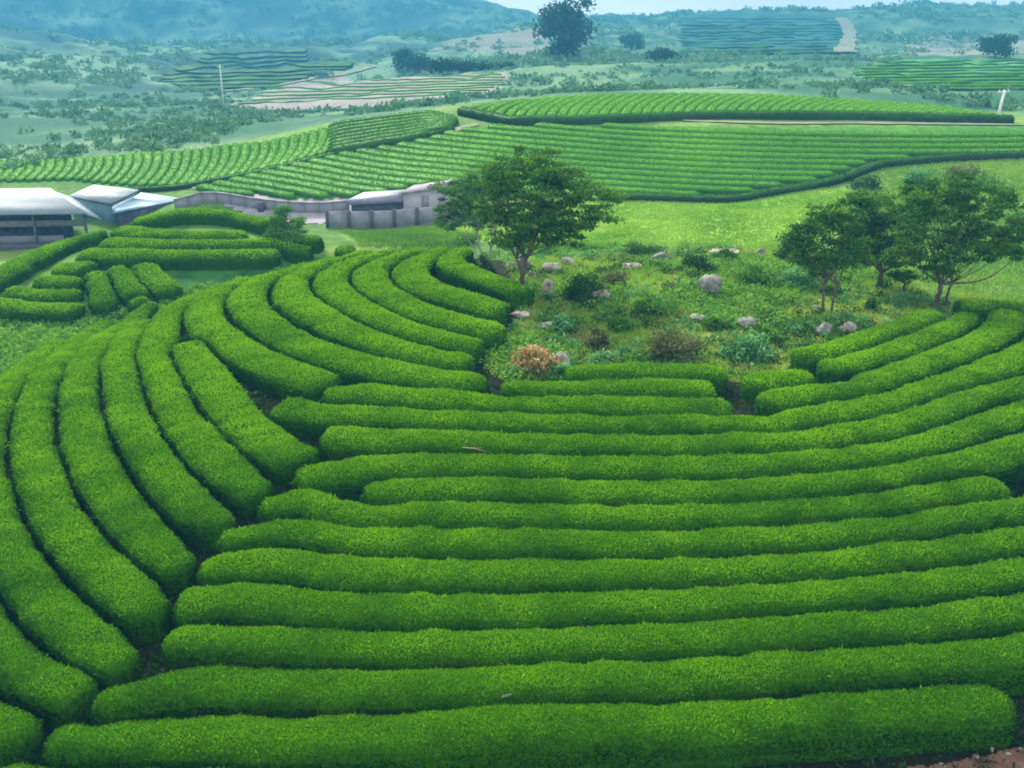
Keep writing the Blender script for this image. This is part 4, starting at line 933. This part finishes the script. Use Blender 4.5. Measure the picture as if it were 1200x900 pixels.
V, Qd = leaves(Pc, unit(o_ + [0, 0, .3]), .24, .14, .5, .2, .9)
tag(mesh('undergrowth', V, Qd, M['shrub'], fattr=np.clip(.78 + np.repeat(rng.normal(0, .14, len(P)), 26) + rng.normal(0, .1, len(Pc)), 0, 1), smooth=False), kind='stuff')
def weeds(name, P, per, r, L, W, mat, tint, tv=.16):
    Pc = np.repeat(P, per, 0); ss = np.repeat(rng.uniform(.5, 1.4, len(P)), per)[:, None]
    o_ = unit(rng.normal(size=Pc.shape)) * rng.random((len(Pc), 1)) ** .5 * ss * np.array([r, r, r * .8]); o_[:, 2] = np.abs(o_[:, 2])
    V, Qd = leaves(Pc + o_, unit(o_ + [0, 0, .3 * r]), L, W, .5, .2, .9)
    t = tint + np.repeat(rng.normal(0, tv, len(P)), per) + rng.normal(0, .1, len(Pc)) + .25 * (o_[:, 2] / (r * ss[:, 0]) - .3)
    tag(mesh(name, V, Qd, mat, fattr=np.clip(t, 0, 1), smooth=False), kind='stuff')
weeds('knoll_undergrowth', scatter(knoll, 1150, lambda q: np.clip(.3 + n2(q, 3.5, 2, 4.) * 1.3, 0, 1)), 50, .50, .15, .08, M['shrub'], .74, .2)
weeds('broad_leaf_weeds', scatter(knoll, 260, lambda q: np.clip(n2(q, 4.5, 2, 9.) * 1.8, 0, 1)), 40, .40, .20, .12, M['shrub_blue'], .45)
weeds('dry_weeds', scatter(knoll, 240, lambda q: np.clip(n2(q, 3.5, 2, 14.) * 1.8, 0, 1)), 40, .34, .14, .06, M['shrub_dry'], .55)
mnd = np.array([(-24, 17), (0, 15.4), (24, 17), (30, 38), (14, 47), (6, 40), (-2, 44), (-2, 60), (-14, 60), (-24, 46), (-28, 30)], float)
wk = resample(WALK[:-1], .07); wk = wk + rng.normal(0, .16, wk.shape); wk = np.concatenate([wk, H(wk[:, 0], wk[:, 1])[:, None]], 1)
weeds('row_weeds', np.concatenate([scatter(mnd, 16000), wk]), 12, .22, .12, .05, M['shrub_dark'], .12, .1)
weeds('dark_undergrowth', scatter(knoll, 230, lambda q: np.clip(n2(q, 3., 2, 21.) * 1.8, 0, 1)), 55, .5, .15, .08, M['shrub_dark'], .45)
# scrub on the far slopes
sel = []
for lo_, hi_, n, s0, sv in ((136, 330, 2400, .7, .9), (330, 720, 2600, 1.5, 1.6), (720, 1800, 4200, 3.4, 3.2)):
    r = np.exp(rng.uniform(math.log(lo_), math.log(hi_), n * 4)); a = rng.uniform(-R(38), R(38), n * 4)
    q = np.stack([np.sin(a) * r, np.cos(a) * r], 1); nn_ = n2(q, 15. if lo_ < 240 else 60., 4, 2.)
    ok = (nn_ + rng.normal(0, .34, len(q)) + (a < -.05) * .12 > .22)
    for pl in ([(268,124),(330,100),(400,88),(590,84),(600,95),(560,112),(430,126)], [(800,64),(795,20),(880,14),(985,22),(1000,45),(985,62),(900,67)], [(1000,84),(1060,70),(1240,66),(1240,108),(1060,104)], [(180,92),(230,70),(300,55),(360,58),(420,75),(350,95),(280,108),(210,104)]):
        ok &= ~inside(q, polyxy(pl))
    q = q[ok][:n]; sel.append((q, s0 * .7 + sv * 1.2 * rng.random(len(q)) ** 1.6))
V_, Q_, T_ = [], [], []; off = 0
for q, sz in sel:
    m_ = 26; Pc = np.repeat(np.concatenate([q, H(q[:, 0], q[:, 1])[:, None]], 1), m_, 0); ss = np.repeat(sz, m_)[:, None]
    o_ = unit(rng.normal(size=Pc.shape)) * rng.random((len(Pc), 1)) ** .4 * ss * np.array([1., 1., .75]); o_[:, 2] = np.abs(o_[:, 2])
    V, Qd = leaves(Pc + o_, unit(o_ + ss * [0, 0, .2]), ss[:, 0] * .55, ss[:, 0] * .38, .6, .1, .8)
    V_.append(V); Q_.append(Qd + off); off += len(V); T_.append(np.clip((.4 if sz.mean() < 1.3 else .62) + np.repeat(rng.normal(0, .18, len(q)), m_) + rng.normal(0, .1, len(Pc)), 0, 1))
tag(mesh('scrub', np.concatenate(V_), np.concatenate(Q_), M['scrub'], fattr=np.concatenate(T_), smooth=False), kind='stuff')

# ------------------------------------------------------------------ haze
HAZE = .00095
m, nt, nd, lk = mat_base('haze_air'); v = nd.new('ShaderNodeVolumePrincipled'); v.inputs['Color'].default_value = (.07, .31, .52, 1); v.inputs['Density'].default_value = HAZE; v.inputs['Anisotropy'].default_value = 0.
o = nd.new('ShaderNodeOutputMaterial'); lk.new(v.outputs[0], o.inputs['Volume'])
zt = float(GZ.max()) + 6; zb = float(GZ.min()) - 1.5
hz = MB().hexa([(-1880, -30, zb), (1880, -30, zb), (1880, 1880, zb), (-1880, 1880, zb)], [(-1880, -30, zt), (1880, -30, zt), (1880, 1880, zt), (-1880, 1880, zt)]).build('haze', m); tag(hz, kind='stuff')

# ------------------------------------------------------------------ light
SUN_EL, SUN_AZ = R(38), R(-24)        # azimuth from +y towards +x
w = bpy.data.worlds.new('World'); sc.world = w; w.use_nodes = True; nt = w.node_tree; nd, lk = nt.nodes, nt.links
bg = nd['Background']; sky = nd.new('ShaderNodeTexSky'); sky.sky_type = 'NISHITA'; sky.sun_disc = False; sky.sun_elevation = SUN_EL; sky.sun_rotation = SUN_AZ; sky.dust_density = 3.; sky.air_density = 1.
tc = nd.new('ShaderNodeTexCoord'); n = nd.new('ShaderNodeTexNoise'); n.inputs['Scale'].default_value = 3.; n.inputs['Detail'].default_value = 6; lk.new(tc.outputs['Generated'], n.inputs['Vector'])
r = ramp(nd, [(.3, (.55, .55, .55)), (.65, (.92, .92, .92))]); lk.new(n.outputs['Fac'], r.inputs['Fac'])
mx = nd.new('ShaderNodeMix'); mx.data_type = 'RGBA'; lk.new(r.outputs[0], mx.inputs[0]); lk.new(sky.outputs[0], mx.inputs[6]); 
sx = nd.new('ShaderNodeSeparateXYZ'); lk.new(tc.outputs['Generated'], sx.inputs[0])
cl = ramp(nd, [(0., (1.8, 1.75, 1.78)), (.2, (.70, .69, .70)), (1., (1., .98, .97))]); lk.new(sx.outputs['Z'], cl.inputs['Fac'])
sc2 = nd.new('ShaderNodeVectorMath'); sc2.operation = 'SCALE'; sc2.inputs['Scale'].default_value = 8.; lk.new(cl.outputs[0], sc2.inputs[0]); lk.new(sc2.outputs[0], mx.inputs[7])
lk.new(mx.outputs[2], bg.inputs['Color']); bg.inputs['Strength'].default_value = .05
sd = bpy.data.lights.new('sun', 'SUN'); sd.energy = 1.5; sd.angle = R(11); sd.color = (1, .94, .82); so_ = bpy.data.objects.new('sun', sd); COL.objects.link(so_)
dirv = np.array([math.sin(SUN_AZ) * math.cos(SUN_EL), math.cos(SUN_AZ) * math.cos(SUN_EL), math.sin(SUN_EL)])
from mathutils import Vector
so_.rotation_euler = Vector(dirv).to_track_quat('Z', 'Y').to_euler(); so_.location = (0, 0, 60)

sc.view_settings.view_transform = 'Standard'; sc.view_settings.look = 'None'; sc.view_settings.gamma = 1; sc.view_settings.exposure = 2.5; sc.view_settings.use_curve_mapping = False
sc.render.engine = 'CYCLES'; sc.cycles.max_bounces = 6; sc.cycles.diffuse_bounces = 3; sc.cycles.volume_bounces = 1; sc.cycles.transmission_bounces = 3; sc.cycles.use_denoising = True
sc.cycles.filter_width = 1.8
